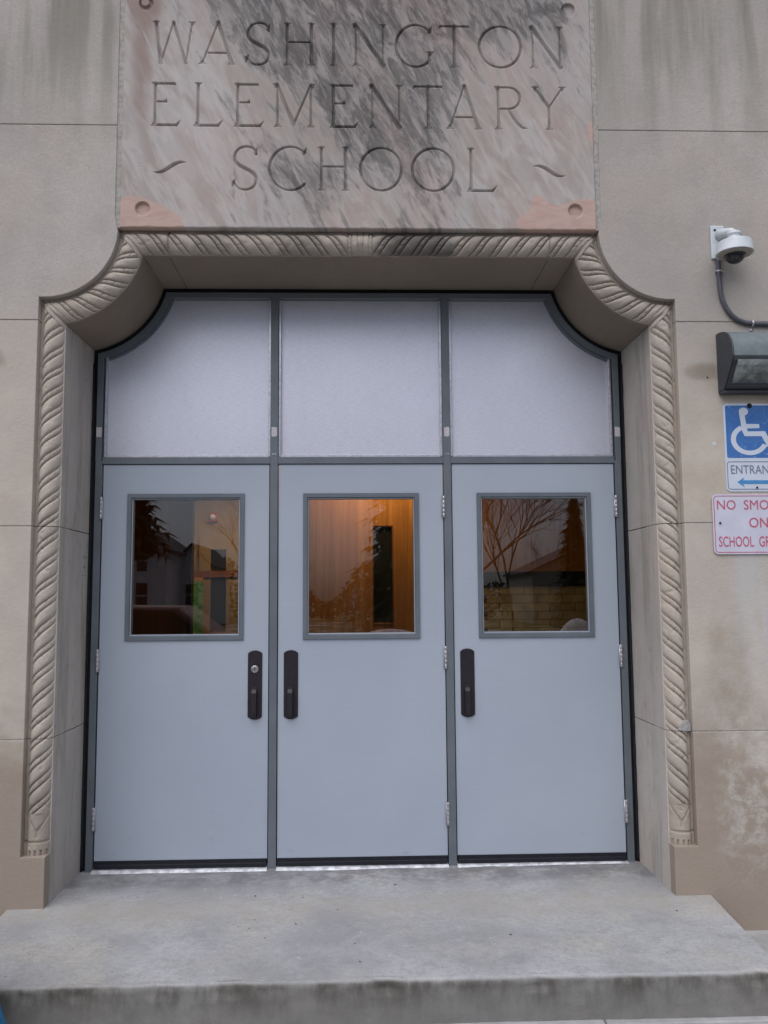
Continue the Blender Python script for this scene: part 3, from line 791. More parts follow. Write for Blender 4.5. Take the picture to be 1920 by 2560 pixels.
def build_plaque():
    x0, x1, z0, z1 = -1.2105, 1.2105, 3.2385, 4.795; h = .0027
    xs = np.linspace(x0, x1, int((x1 - x0) / h) + 1)
    z_split = 4.50
    zs = np.concatenate([np.linspace(z0, z_split, int((z_split - z0) / h) + 1), np.linspace(z_split, z1, 24)[1:]])
    nx, nz = len(xs), len(zs); X, Z = np.meshgrid(xs, zs)
    D = np.zeros_like(X)
    def carve(ax, az, bx, bz, wa, wb):
        m = max(wa, wb) + .003
        i0, i1 = np.searchsorted(xs, [min(ax, bx) - m, max(ax, bx) + m]); j0, j1 = np.searchsorted(zs, [min(az, bz) - m, max(az, bz) + m])
        if i1 <= i0 or j1 <= j0: return
        xx = X[j0:j1, i0:i1]; zz = Z[j0:j1, i0:i1]
        dx, dz = bx - ax, bz - az; L2 = dx * dx + dz * dz + 1e-12
        t = np.clip(((xx - ax) * dx + (zz - az) * dz) / L2, 0, 1)
        d = np.hypot(xx - ax - t * dx, zz - az - t * dz); w = wa + (wb - wa) * t
        D[j0:j1, i0:i1] = np.maximum(D[j0:j1, i0:i1], np.clip((w - d) * 2.1, 0, .018))
    WS = 1.28
    for zt, zb, row in ROWS:
        H = zt - zb
        for ch, xa, xb in row:
            w = xb - xa
            if ch == 'I': xa, w = xa, xb - xa
            for st in glyph(ch):
                if st[0] == 'l':
                    _, a, b, c, d, wa, wb = st
                    carve(xa + a * w, zb + b * H, xa + c * w, zb + d * H, wa * WS, wb * WS)
                else:
                    kd, a, b, k = st
                    x = xa + a * w; z = zb + b * H; sg = 1 if b > .5 or kd == 't' else -1
                    carve(x - k, z + sg * .003, x + k, z + sg * .003, .0028 * WS, .0028 * WS)
                    for q in (-1, 1): carve(x + q * k * .8, z + sg * .003, x, z - sg * .014, .0025, .0055 * WS)
    def curve(pts, ws):
        for i in range(len(pts) - 1): carve(*pts[i], *pts[i + 1], ws[i], ws[i + 1])
    n = 26
    for sgn, xa, xb, zm in ((-1, -1.052, -.883, 3.556), (1, .893, 1.059, 3.553)):
        pts = []; ws = []
        for i in range(n + 1):
            t = i / n; x = xa + (xb - xa) * t; z = zm - sgn * .028 * math.sin((t - .5) * math.pi * 1.35)
            pts.append((x, z)); ws.append(.0015 + .0095 * math.sin(math.pi * t) ** .8)
        curve(pts, ws)
    for cx, cz in ((-1.100, 3.336), (1.105, 3.340), (1.098, 4.441), (-1.103, 4.443)):     # round sinkings in the corners
        d = np.hypot(X - cx, Z - cz); D = np.maximum(D, np.where(d < .0345, .016, np.clip((.0375 - d) * 5.3, 0, .016)))
    d = np.hypot(X + 1.103, Z - 4.443); D = np.where((np.hypot(X + 1.109, Z - 4.452) < .022), .004, D)
    a = np.hypot(X + 1.115, Z - 3.564); D = np.maximum(D, np.where((np.abs(a - .010) < .002) & (X > -1.125), .0012, 0))
    # edge arris softened and a little chipped
    e = np.minimum(np.minimum(X - x0, x1 - X), Z - z0)
    chip = .0035 + .0022 * np.sin(X * 57) * np.sin(X * 23 + 1) + .002 * np.sin(Z * 71) * np.sin(Z * 19)
    D = D + np.clip(chip - e, 0, .01) * .8
    D = D + .0004 * np.sin(X * 13 + Z * 5) * np.sin(Z * 17)
    Y = YF - .001 + D
    V = np.stack([X, Y, Z], -1).reshape(-1, 3)
    idx = np.arange(nx * nz).reshape(nz, nx)
    F = np.stack([idx[:-1, :-1], idx[:-1, 1:], idx[1:, 1:], idx[1:, :-1]], -1).reshape(-1, 4)
    # edge returns
    add = []; k0 = len(V)
    loop = list(idx[0, :]) + list(idx[1:, -1]) + list(idx[-1, -2::-1]) + list(idx[-2:0:-1, 0])
    Vb = V[loop].copy(); Vb[:, 1] = -.46; m = len(loop)
    F2 = np.array([[loop[(i + 1) % m], loop[i], k0 + i, k0 + (i + 1) % m] for i in range(m)])
    V = np.concatenate([V, Vb]); F = np.concatenate([F, F2])
    me = mesh_from('name_panel', V, F, False)
    # stain maps with shapes of their own
    Xa, Za = V[:, 0], V[:, 2]
    def blob(cx, cz, rx, rz, rot=0):
        dx, dz = Xa - cx, Za - cz; c_, s_ = math.cos(rot), math.sin(rot)
        u, w = (dx * c_ + dz * s_) / rx, (-dx * s_ + dz * c_) / rz
        return np.exp(-(u * u + w * w))
    dark = .30 + .80 * blob(.0, 4.62, .85, .26) + .40 * blob(-.60, 4.38, .3, .25, .5) + .30 * blob(.75, 4.30, .2, .25, .5) + .55 * blob(-.25, 4.1, .30, .45, .5) + .5 * blob(.25, 4.15, .38, .35, .5) + .35 * blob(.05, 3.75, .55, .35, .5) + .35 * blob(.17, 3.26, .12, .07) + .35 * blob(-.22, 3.4, .12, .25, .4)
    dark += .45 * blob(.45, 4.45, .5, .2) + .3 * blob(.98, 3.95, .09, .13, .5) + .28 * blob(1.02, 4.3, .12, .2, .5) + .3 * blob(-.62, 4.0, .18, .3, .5) + .25 * blob(.35, 3.6, .25, .3, .5)
    dark -= .45 * blob(-.80, 4.10, .2, .35) + .35 * blob(-.95, 3.6, .35, .4) + .25 * blob(.85, 3.6, .3, .25) + .2 * blob(.73, 4.22, .1, .12)
    dark = np.clip(dark, 0, 1.15)
    brown = np.clip(.85 * blob(-1.12, 4.1, .09, .5) + .7 * blob(-1.1, 4.45, .16, .12), 0, 1)
    salmon = 1.0 * blob(-1.13, 3.26, .24, .085) * 1.3 + 1.15 * blob(-1.16, 3.30, .13, .10) + 1.25 * blob(1.05, 3.27, .26, .09) + 1.0 * blob(1.17, 3.32, .12, .09) + .6 * blob(.92, 3.38, .05, .09, .5) + 1.0 * blob(1.20, 3.77, .022, .07)
    salmon = np.clip(salmon, 0, 1)
    for nm, arr in (('dark', dark), ('brown', brown), ('salmon', salmon)):
        at = me.attributes.new(nm, 'FLOAT', 'POINT'); at.data.foreach_set('value', arr.astype(np.float32))
    me.polygons.foreach_set('use_smooth', np.ones(len(me.polygons), bool))
    o = put('name_panel', me, M_PLAQUE, B)
    o['label'] = 'pink and grey stained stone panel engraved WASHINGTON ELEMENTARY SCHOOL'
    return o
build_plaque()

# ------------------------------------------------------------------ door frame
M = empty  # shorthand not reused
def frame_mesh():
    g = G()
    zb = -.058
    # jamb legs, arcs and head (outline 28..66 mm inside the stone)
    A = outline(.026, 2.13); Bp = outline(.058, 2.13)
    g.strip(A, Bp, -.010, .06)
    for s in (-1, 1):
        a, b = sorted((s * 1.4595, s * 1.4225)); g.box(a, b, -.010, .06, zb, 2.13)
    return g.mesh('door_frame')
FR = put('door_frame', frame_mesh(), M_FRAME, B, bevel=.002)
# sealant between frame and stone, ragged
A = outline(.0, zb := -.058, 20); C_ = outline(.031, zb, 20)
put('sealant_joint', G().strip(A, C_, .008, .05).mesh('sealant_joint'), M_BLACK, FR)
def lumpy_seal(sd):
    g = G()
    for s in (sd,):
        pts = []; z = -.05
        while z < 2.7:
            pts.append((s * (1.4835 + .004 * mnoise.noise((z * 9, s, 0))), .002, z)); z += .03
        g.tube(pts, [.0105 + .004 * mnoise.noise((p[2] * 14, s * 3, 2)) for p in pts], 6)
    return g.mesh('sealant_bead', True)
for s in (-1, 1): put('sealant_bead', lumpy_seal(s), M_BLACK, FR)
for x0, x1 in ((-.5015, -.4595), (.4595, .5015)):
    put('mullion', G().box(x0, x1, -.012, .06, -.058, 3.061).mesh('mullion'), M_FRAME, FR, bevel=.002)
for x0, x1 in ((-1.4222, -.502), (-.459, .459), (.502, 1.4222)):
    put('transom_bar', G().box(x0, x1, -.011, .06, 2.1135, 2.152).mesh('transom_bar'), M_FRAME, FR, bevel=.002)
    w0, w1 = x0 + .002, x1 - .002
    put('threshold', G().prism_x([(.05, -.062), (-.046, -.064), (-.046, -.050), (-.030, -.0425), (.05, -.042)], w0, w1).mesh('threshold'), M_THRESH, FR, bevel=.0015)
# transom panels with stops
def clip_panel(x0, x1, d, zb):
    O = outline(d, zb, 40)
    pts = [(x, z) for x, z in O if x0 < x < x1]
    def ztop(x):
        for (a, b), (c, e) in zip(O[:-1], O[1:]):
            if a <= x <= c and c > a: return b + (e - b) * (x - a) / (c - a)
        return ZL - d
    if x0 > O[0][0]: pts = [(x0, zb), (x0, ztop(x0))] + pts
    if x1 < O[-1][0]: pts = pts + [(x1, ztop(x1)), (x1, zb)]
    return pts
for x0, x1 in ((-2, -.502), (-.459, .459), (.502, 2)):
    p = clip_panel(x0, x1, .060, 2.153)
    pan = put('transom_panel', G().prism(p, .030, .038).mesh('transom_panel'), M_PANEL, FR)
    g = G()
    xa = max(x0, -1.4225) ; xb = min(x1, 1.4225)
    g.box(xa + .014, xb - .014, .010, .0295, 2.1535, 2.166)
    put('glazing_stop', g.mesh('glazing_stop'), M_ALU, pan, bevel=.001)
    for xx in (xa, xb - .0135):
        top_ = 3.055 if abs(xx) < 1.3 else 2.72
        put('glazing_stop', G().box(xx, xx + .0135, .008, .0295, 2.156, top_).mesh('glazing_stop'), M_ALU, pan, bevel=.002)
    if x0 < -1 or x1 > 1:
        s = -1 if x0 < -1 else 1
        A = arc(RI + .0585, 1.4225, 1.045, 24, s); C2 = arc(RI + .071, 1.41, 1.045, 24, s)
        o = put('glazing_stop', G().strip(A, C2, .010, .0295).mesh('glazing_stop'), M_FRAME, pan); autosmooth(o)
for x in (-1.444, -.480, .480, 1.444):      # tape residue on frame and mullions
    me = G()
    w = .015; pts = []
    zc = 2.292
    for k in range(16):
        a = 2 * math.pi * k / 16
        r = 1 + .18 * mnoise.noise((x * 7 + math.cos(a) * 2, math.sin(a) * 2, 0))
        pts.append((x + w * r * max(-1, min(1, 1.35 * math.cos(a))), zc + .027 * r * max(-1, min(1, 1.35 * math.sin(a)))))
    me.prism(pts, -.0132 if abs(x) < 1 else -.0112, -.0095)
    put('tape_patch', me.mesh('tape_patch'), M_TAPE, FR)
for x in (-.487, -.474, .474, .487):
    put('screw_head', G().lathe([(.0045, -.0015), (.0045, .0012), (.003, .002)], (x, -.0125, 2.168), 'Y', 10).mesh('screw_head'), M_STEEL, FR)

# ------------------------------------------------------------------ doors
def hinge_at(parent, x, z):
    if not hinge_at.me:
        g = G()
        for k in range(5): g.lathe([(.0062, .0005), (.0072, .002), (.0072, .0225), (.0062, .024)], (0, 0, -.0605 + k * .0242), 'Z', 14)
        g.box(-.011, .011, .002, .006, -.0605, .0605)
        hinge_at.me = g.mesh('hinge', True); hinge_at.me.materials.append(M_ALU)
    o = bpy.data.objects.new('hinge', hinge_at.me); COL.objects.link(o); o.parent = parent
    o.location = Vector((x, -.0155, z)) - parent.location - B.location; return o
hinge_at.me = None
doors = []
for k, (xc, hx, side, lab) in enumerate(((-.9614, .578, -1, 'left grey door with a keyed pull plate'), (0, -.384, 1, 'middle grey door with orange wood seen through its window'), (.9614, .5755, 1, 'right grey door with bricks seen through its window'))):
    x0, x1 = xc - .4547, xc + .4547
    o_ = (x0, x1, .0, 2.110); i_ = (xc - .290, xc + .290, 1.180, 1.918)
    me = G().ring(o_, i_, -.002, -.002, .042).mesh('door')
    d = put('door', me, M_DOOR, B, loc=(x0 if side < 0 else x1, 0, 0), bevel=.0015); d['label'] = lab; doors.append(d)
    g = G(); of = (xc - .3195, xc + .3195, 1.1495, 1.9485); mi = (xc - .297, xc + .297, 1.172, 1.926); inn = (xc - .2885, xc + .2885, 1.182, 1.916)
    g.ring(of, mi, -.012, -.012, -.0015); g.ring(mi, inn, -.012, .010, .014)
    put('window_frame', g.mesh('window_frame'), M_FRAME, d, bevel=.001)
    put('glass_pane', G().box(xc - .2895, xc + .2895, .015, .021, 1.1805, 1.9175).mesh('glass_pane'), M_GLASS, d)
    put('door_sweep', G().prism_x([(.03, 0), (-.006, -.001), (-.006, -.019), (-.010, -.022), (-.010, -.0405), (.03, -.0405)], x0 + .003, x1 - .003).mesh('door_sweep'), M_RUBBER, d, bevel=.001)
    # pull plate
    px = hx if k == 0 else hx
    px = {0: -.5775, 1: -.384, 2: .5755}[k]
    zt, zb_ = 1.092, .724; hw = .0385; cap = .016
    top_a = [(px + hw * math.sin(a), zt - cap + cap * (math.cos(a) - math.cos(R(62))) / (1 - math.cos(R(62)))) for a in np.linspace(R(-62), R(62), 13)]
    top_a = [(px + hw * (x - px) / (hw * math.sin(R(62))), z) for x, z in top_a]
    bot_a = [(x, zt + zb_ - z) for x, z in top_a][::-1]
    pl = put('pull_plate', G().prism(top_a + bot_a, -.008, -.0015).mesh('pull_plate'), M_BRONZE, d, bevel=.0015)
    gx = px - .003
    prof = [(-.007, .897), (-.024, .884), (-.038, .866), (-.040, .76), (-.036, .738), (-.007, .733), (-.007, .760), (-.026, .768), (-.026, .855), (-.007, .872)]
    put('pull_grip', G().prism_x(prof, gx - .014, gx + .014).mesh('pull_grip'), M_BRONZE, d, bevel=.003, seg=3)
    if k == 0:
        put('lock_cylinder', G().lathe([(.0215, .004), (.0215, -.003), (.0185, -.007), (.0145, -.008), (.0142, -.006), (.001, -.006)], (px - .001, -.008, .992), 'Y', 30).mesh('lock_cylinder'), M_STEEL, d)
        lk = put('keyhole', G().box(px - .0022, px + .0012, -.0155, -.0135, .984, .998).mesh('keyhole'), M_BLACK, d)
    hxx = {0: -1.4215, 1: .4575, 2: 1.4215}[k]
    for hz in (1.870, 1.045, .217): hinge_at(d, hxx, hz)
# small marks on the left reveal: drilled holes
def hole(x, y, z, r, par=None):
    return put('drill_hole', G().lathe([(r, 0), (r, .0012 * (1 if x < 0 else -1)), (r * .6, .0016 * (1 if x < 0 else -1))], (x, y, z), 'X', 10).mesh('drill_hole'), M_BLACK, B)
for (y, z, r) in ((-.09, 1.60, .004), (-.045, 1.60, .004), (-.07, 1.545, .006), (-.095, 1.50, .003), (-.05, 1.50, .003), (-.07, 1.59, .003)):
    hole(-1.4868, y, z, r)
def dot(x, z, r, mat=None, nm='drill_hole'):
    return put(nm, G().lathe([(r, .001), (r, -.0008), (r * .6, -.0012)], (x, YF - .0002, z), 'Y', 12).mesh(nm), mat or M_BLACK, B)
dot(-1.844, 2.548, .0045); dot(1.751, 2.468, .0045); dot(-1.60 - .26, 2.93, .003)
dot(1.771, 2.128, .011, M_WHITEP, 'white_plug'); dot(-1.846, 2.135, .014, M_WHITEP, 'white_plug')

# ------------------------------------------------------------------ lobby behind the doors
sheet('lobby_floor', -4, 4, .06, 7, -.04, M_IFLOOR)
def slab(name, b, mat): 
    o = put(name, G().box(*b).mesh(name), mat); o['kind'] = 'structure'; return o
slab('lobby_ceiling', (-4, 4, .25, 7, 2.62, 2.7), M_TAN)
for nm, b, mt in (('side_wall', (-3.2, -3.1, .25, 7, -.04, 2.62), M_TAN), ('side_wall', (3.1, 3.2, .25, 7, -.04, 2.62), M_TAN), ('far_wall', (-4, 4, 4.62, 4.75, -.04, 2.62), M_TAN)): slab(nm, b, mt)
pw = empty('wood_panel_wall', (-1.4, 2.26, -.04), 'dark brown timber side panel seen through the left door window', 'wall')
put('panel', G().box(-1.95, -1.385, 2.25, 2.30, -.04, 2.62).mesh('panel'), M_WOODD, pw)
put('post', G().box(-1.385, -1.352, 2.22, 2.32, -.04, 2.62).mesh('post'), M_DARK, pw)
idr = empty('lobby_door', (-.14, 2.26, -.04), 'orange wood lobby door with a tall narrow dark window, seen through the middle door', 'door')
put('leaf', G().ring((-.60, .46, -.03, 2.60), (.112, .265, 1.167, 1.947), 2.25, 2.25, 2.295).mesh('leaf'), M_WOOD, idr)
put('window_frame', G().ring((.104, .273, 1.159, 1.955), (.1135, .2635, 1.169, 1.945), 2.243, 2.247, 2.262).mesh('window_frame'), M_WOODD, idr)
put('glass_pane', G().box(.113, .264, 2.270, 2.276, 1.168, 1.946).mesh('glass_pane'), M_DARKGLASS, idr)
bw = empty('brick_lobby_wall', (1.8, 2.26, -.04), 'buff brick lobby wall with dark rail, seen through the right door', 'wall')
put('wall_panel', G().box(.462, 3.1, 2.27, 2.35, 1.575, 2.62).mesh('wall_panel'), M_WOOD, bw)
put('rail', G().box(.98, 3.1, 2.245, 2.33, 1.455, 1.573).mesh('rail'), M_DARK, bw)
put('mortar_bed', G().box(.97, 3.1, 2.264, 2.34, -.04, 1.455).mesh('mortar_bed'), M_WOODD, bw)
bme = G().box(-.100, .100, -.010, .01, -.0315, .0315).mesh('brick'); bme.materials.append(M_BRICK)
bme2 = bme.copy(); bme2.materials.clear(); bme2.materials.append(M_BRICK2)
first = None; off = bw.location
for r in range(8):
    for c in range(7):
        o = bpy.data.objects.new('brick', bme2 if random.random() < .35 else bme); COL.objects.link(o); o.parent = bw
        xx = 1.03 + c * .2065 + (.105 if r % 2 else 0); zz = 1.4195 - r * .067
        o.location = Vector((xx, 2.262 + random.uniform(-.0015, .0015), zz)) - off
put('wall_panel', G().box(.463, .975, 2.268, 2.35, -.04, 1.574).mesh('wall_panel'), M_WOOD, bw)
fd = empty('far_lobby_door', (-1.52, 4.6, -.04), 'far tan door with a tall dark window, deep behind the left door window', 'door')
put('leaf', G().ring((-1.72, -.9, -.03, 2.05), (-1.595, -1.43, 1.02, 1.90), 4.57, 4.57, 4.61).mesh('leaf'), M_TAN, fd)
put('glass_pane', G().box(-1.596, -1.429, 4.585, 4.59, 1.02, 1.90).mesh('glass_pane'), M_DARKGLASS, fd)
put('header', G().box(-2.2, -.85, 4.55, 4.60, 1.60, 1.67).mesh('header'), M_WOODD, fd)
def poster_mat():
    m = Mat('green_mural')
    n = m.noise(9, 5, .6, None, 1.5)
    c = m.mix(m.ss(n, .35, .5), (.03, .12, .03), (.10, .30, .12)); c = m.mix(m.ss(n, .55, .68), c, (.45, .35, .05))
    c = m.mix(m.ss(m.axis(2), 1.52, 1.60), c, (.5, .16, .05)); m.col(c).set(.5); return m.m
ps = empty('green_mural_banner', (-1.79, 4.53, 1.0), 'green and yellow painted mural strip beside the far lobby door', 'banner')
put('sheet', G().box(-1.855, -1.665, 4.525, 4.535, .7, 1.60).mesh('sheet'), poster_mat(), ps)
fa = empty('fire_alarm', (-1.57, 4.6, 2.25), 'small red alarm box high on the far lobby wall', 'alarm')
put('box', G().box(-1.62, -1.53, 4.56, 4.62, 2.20, 2.30).mesh('box'), simple('alarm_red', (.35, .03, .02), .4), fa, bevel=.008)
put('horn', G().lathe([(.03, 0), (.03, -.02), (.012, -.03)], (-1.575, 4.56, 2.25), 'Y', 14).mesh('horn'), M_SIGNW, fa)
# the lit ceiling lamp of the lobby
cl = empty('lobby_ceiling_light', (.15, 1.92, 2.6), 'lit square lobby ceiling lamp behind the middle door', 'ceiling light')
put('housing', G().box(-.2, .5, 1.70, 2.15, 2.575, 2.62).mesh('housing'), M_SIGNW, cl, bevel=.01)
em = Mat('lit_diffuser'); em.b.inputs['Emission Color'].default_value = (1, .75, .42, 1); em.b.inputs['Emission Strength'].default_value = 11.0
put('diffuser', G().box(-.17, .47, 1.73, 2.12, 2.565, 2.574).mesh('diffuser'), em.m, cl)
cl2 = empty('far_lobby_ceiling_light', (-1.3, 3.7, 2.6), 'second lit lobby ceiling lamp, deeper in behind the left door', 'ceiling light')
put('housing', G().box(-1.6, -1.0, 3.4, 4.0, 2.575, 2.62).mesh('housing'), M_SIGNW, cl2, bevel=.01)
put('diffuser', G().box(-1.57, -1.03, 3.43, 3.97, 2.565, 2.574).mesh('diffuser'), em.m, cl2)

# ------------------------------------------------------------------ security camera and conduit
cx, cy, cz = 1.868, -.650, 3.078
sc = empty('security_camera', (1.83, YF, 3.19), 'white dome security camera on a bracket, high on the wall right of the doors', 'security camera')
put('mounting_plate', G().box(1.797, 1.868, YF - .014, YF, 3.085, 3.262).mesh('mounting_plate'), M_WHITEP, sc, bevel=.006, seg=3)
put('bolt', G().lathe([(.006, 0), (.006, -.003)], (1.818, YF - .014, 3.236), 'Y', 10).mesh('bolt'), M_BLACK, sc)
g = G(); g.tube([(1.845, YF - .01, 3.205), (1.852, YF - .05, 3.205), (1.864, YF - .095, 3.190), (cx, cy, 3.165)], [.030, .024, .022, .026], 14)
o = put('bracket_arm', g.mesh('bracket_arm', True), M_WHITEP, sc)
o = put('housing', G().lathe([(.018, .104), (.032, .100), (.036, .088), (.030, .078), (.034, .062), (.060, .055), (.082, .047), (.085, .040), (.085, .004), (.090, -.004), (.090, -.010), (.060, -.010)], (cx, cy, cz), 'Z', 40).mesh('housing'), M_WHITEP, sc); autosmooth(o, 40)
o = put('trim_ring', G().lathe([(.083, -.010), (.078, -.016), (.052, -.018), (.050, -.010)], (cx, cy, cz), 'Z', 40).mesh('trim_ring'), simple('beige_trim', (.33, .30, .26), .5), sc); autosmooth(o, 40)
o = put('dome', G().lathe([(.050, -.012)] + [(.050 * math.cos(a), -.014 - .047 * math.sin(a)) for a in np.linspace(.05, 1.5, 10)], (cx, cy, cz), 'Z', 32).mesh('dome', True), M_DOME, sc)
cd = empty('conduit', (1.83, YF - .014, 2.9), 'grey cable conduit bending from the camera down over the wall lamp', 'conduit')
pts = [(1.828, 3.10), (1.829, 3.03), (1.831, 2.95), (1.834, 2.905), (1.843, 2.863), (1.860, 2.823), (1.885, 2.788), (1.918, 2.762), (1.955, 2.749), (2.0, 2.744), (2.08, 2.741), (2.4, 2.736), (2.9, 2.73)]
# smooth
P3 = []
for i in range(len(pts) - 1):
    for k in range(3):
        t = k / 3; P3.append((pts[i][0] * (1 - t) + pts[i + 1][0] * t, YF - .0135, pts[i][1] * (1 - t) + pts[i + 1][1] * t))
P3.append((pts[-1][0], YF - .0135, pts[-1][1]))
put('pipe', G().tube(P3, .0122, 12).mesh('pipe', True), M_CONDUIT, cd)
for (x, z, hor) in ((1.832, 3.018, False), (1.990, 2.745, True), (2.6, 2.734, True)):
    g = G()
    if hor:
        g.tube([(x, YF - .0005, z + .0135), (x, YF - .018, z + .0145), (x, YF - .0275, z), (x, YF - .018, z - .0145), (x, YF - .001, z - .0145), (x, YF - .001, z - .036)], .0055, 8); g.lathe([(.009, 0), (.009, -.004), (.005, -.006)], (x - .003, YF, z - .031), 'Y', 12)
    else:
        g.tube([(x - .0135, YF - .0005, z), (x - .0145, YF - .018, z), (x, YF - .0275, z), (x + .0145, YF - .018, z), (x + .0145, YF - .001, z), (x + .034, YF - .001, z)], .0055, 8); g.lathe([(.009, 0), (.009, -.004), (.005, -.006)], (x + .027, YF, z - .002), 'Y', 12)
    put('strap', g.mesh('strap', True), M_ALU, cd)

# ------------------------------------------------------------------ wall lamp
wlp = empty('wall_lamp', (1.98, YF, 2.54), 'grey enamel wall lamp with dusty lens, under the conduit and above the blue sign', 'wall lamp')
X0, X1 = 1.803, 2.175
hood = [(0, 2.690)] + [(-(.185) * math.sin(a) ** .9, 2.535 + .155 * math.cos(a) ** .8) for a in np.linspace(.06, 1.5, 12)] + [(-.187, 2.532)]
outer = [(YF + y, z) for y, z in hood]
side = outer + [(YF - .182, 2.522), (YF - .080, 2.405), (YF - .060, 2.390), (YF, 2.388)]
for xa in (X0, X1 - .008): put('side_cheek', G().prism_x(side, xa, xa + .008).mesh('side_cheek'), M_LAMPDARK, wlp, bevel=.002)
inner = [(y + .006 * (1 if y > YF - .1 else 1), z - .006) for y, z in outer][::-1]
o = put('hood', G().prism_x(outer + inner, X0 + .0082, X1 - .0082).mesh('hood'), M_LAMPBODY, wlp); autosmooth(o, 40)
put('lens_rim', G().prism_x([(YF - .181, 2.528), (YF - .178, 2.510), (YF - .084, 2.398), (YF - .060, 2.392), (YF - .03, 2.395), (YF - .03, 2.53)], X0 + .0085, X1 - .015).mesh('lens_rim'), M_LAMPDARK, wlp, bevel=.002)
lens_p = [(-.184, 2.512), (-.180, 2.485), (-.160, 2.452), (-.130, 2.428), (-.100, 2.412), (-.09, 2.418), (-.15, 2.50)]
o = put('lens', G().prism_x([(YF + y, z) for y, z in lens_p], X0 + .026, X1 - .026).mesh('lens'), M_LENS, wlp, bevel=.004, seg=3)
put('base_lip', G().box(X0 + .002, X1 - .002, YF - .062, YF - .002, 2.376, 2.3895).mesh('base_lip'), M_LAMPDARK, wlp, bevel=.003)
put('latch', G().box(2.04, 2.062, YF - .075, YF - .055, 2.366, 2.385).mesh('latch'), M_LAMPDARK, wlp, bevel=.002)

# ------------------------------------------------------------------ signs
def rrect(x0, x1, z0, z1, r, n=7):
    P = []
    for cx_, cz_, a0 in ((x1 - r, z1 - r, 0), (x0 + r, z1 - r, 90), (x0 + r, z0 + r, 180), (x1 - r, z0 + r, 270)):
        P += [(cx_ + r * math.cos(R(a0 + 90 * k / n)), cz_ + r * math.sin(R(a0 + 90 * k / n))) for k in range(n + 1)]
    return P
def text_part(name, body, x0, x1, z0, z1, y, mat, parent, weight=0.0):
    cu = bpy.data.curves.new(name, 'FONT'); cu.body = body; cu.size = 1; cu.extrude = 0; cu.offset = weight; cu.resolution_u = 3
    tmp = bpy.data.objects.new('tmp_text', cu); COL.objects.link(tmp)
    bpy.context.view_layer.update()
    me = bpy.data.meshes.new_from_object(tmp.evaluated_get(bpy.context.evaluated_depsgraph_get()))
    bpy.data.objects.remove(tmp)
    n = len(me.vertices); co = np.zeros(n * 3, np.float32); me.vertices.foreach_get('co', co); co = co.reshape(-1, 3)
    mn, mx = co.min(0), co.max(0)
    # cap height from the flat letters
    V = np.zeros_like(co)
    V[:, 0] = x0 + (co[:, 0] - mn[0]) / (mx[0] - mn[0]) * (x1 - x0)
    V[:, 2] = z0 + (co[:, 1] - mn[1]) / (mx[1] - mn[1]) * (z1 - z0)
    V[:, 1] = y
    me.vertices.foreach_set('co', V.ravel()); me.update(); me.name = name
    me.materials.clear()
    bm = bmesh.new(); bm.from_mesh(me); bm.verts.ensure_lookup_table(); seen = set(); out = []
    for v0 in bm.verts:
        if v0.index in seen: continue
        st = [v0]; isl = {v0.index}
        while st:
            v = st.pop()
            for e in v.link_edges:
                w = e.other_vert(v)
                if w.index not in isl: isl.add(w.index); st.append(w)
        seen |= isl
        ids = sorted(isl); mp = {i: k for k, i in enumerate(ids)}
        F = [tuple(mp[v.index] for v in f.verts) for f in bm.faces if f.verts[0].index in isl]
        out.append(put('letter', mesh_from('letter', [bm.verts[i].co for i in ids], F), mat, parent))
    bm.free(); return out
ys = YF - .0045
a = empty('accessible_entrance_sign', (1.978, YF, 2.107), 'blue and white wheelchair ENTRANCE sign with double arrow, below the wall lamp', 'sign')
sx0 = 1.822; sx1 = sx0 + .308
put('panel', G().prism(rrect(sx0, sx1, 1.886, 2.333, .022), ys + .001, YF - .001).mesh('panel'), M_SIGNW, a)
put('blue_field', G().prism(rrect(sx0 + .010, sx1 - .010, 2.056, 2.323, .010), ys, ys + .0012).mesh('blue_field'), M_BLUE, a)
o_r = rrect(sx0 + .007, sx1 - .007, 1.896, 2.038, .016); i_r = rrect(sx0 + .0105, sx1 - .0105, 1.8995, 2.0345, .0125)
put('border', G().strip(o_r + [o_r[0]], i_r + [i_r[0]], ys, ys + .0012).mesh('border'), M_NAVY, a)
text_part('lettering', 'ENTRANCE', sx0 + .026, sx1 - .026, 1.975, 2.019, ys - .0004, M_NAVY, a, .0)
zc = 1.9335; ax0, ax1 = sx0 + .056, sx1 - .056; hh = .024
put('arrow', G().prism([(ax0, zc), (ax0 + .035, zc + hh), (ax0 + .027, zc + .009), (ax1 - .027, zc + .009), (ax1 - .035, zc + hh), (ax1, zc), (ax1 - .035, zc - hh), (ax1 - .027, zc - .009), (ax0 + .027, zc - .009), (ax0 + .035, zc - hh)], ys - .0006, ys + .0005).mesh('arrow'), M_ARROW, a)
# wheelchair symbol, traced in units of the blue square (crop pixels -> metres)
def sp(px, py): return (sx0 + .010 + (px - 352) / 1.0 * .000409, 2.323 - (py - 178) * .000409)
g = G()
hd = sp(580, 255); yy0, yy1 = ys - .0006, ys + .0005
g.prism([(hd[0] + .0235 * math.cos(t), hd[1] + .0205 * math.sin(t)) for t in np.linspace(0, 2 * math.pi, 25)[:-1]], yy0, yy1)
g.prism([sp(522, 262), sp(592, 300), sp(606, 410), sp(768, 410), sp(770, 462), sp(612, 466), sp(622, 503), sp(838, 500), sp(935, 700), sp(968, 688), sp(982, 730), sp(900, 765), sp(790, 562), sp(580, 562), sp(553, 500)], yy0 - .0003, yy1)
wc = sp(640, 603); ro, ri = .0795, .0570
aa = np.linspace(R(118), R(338), 40)
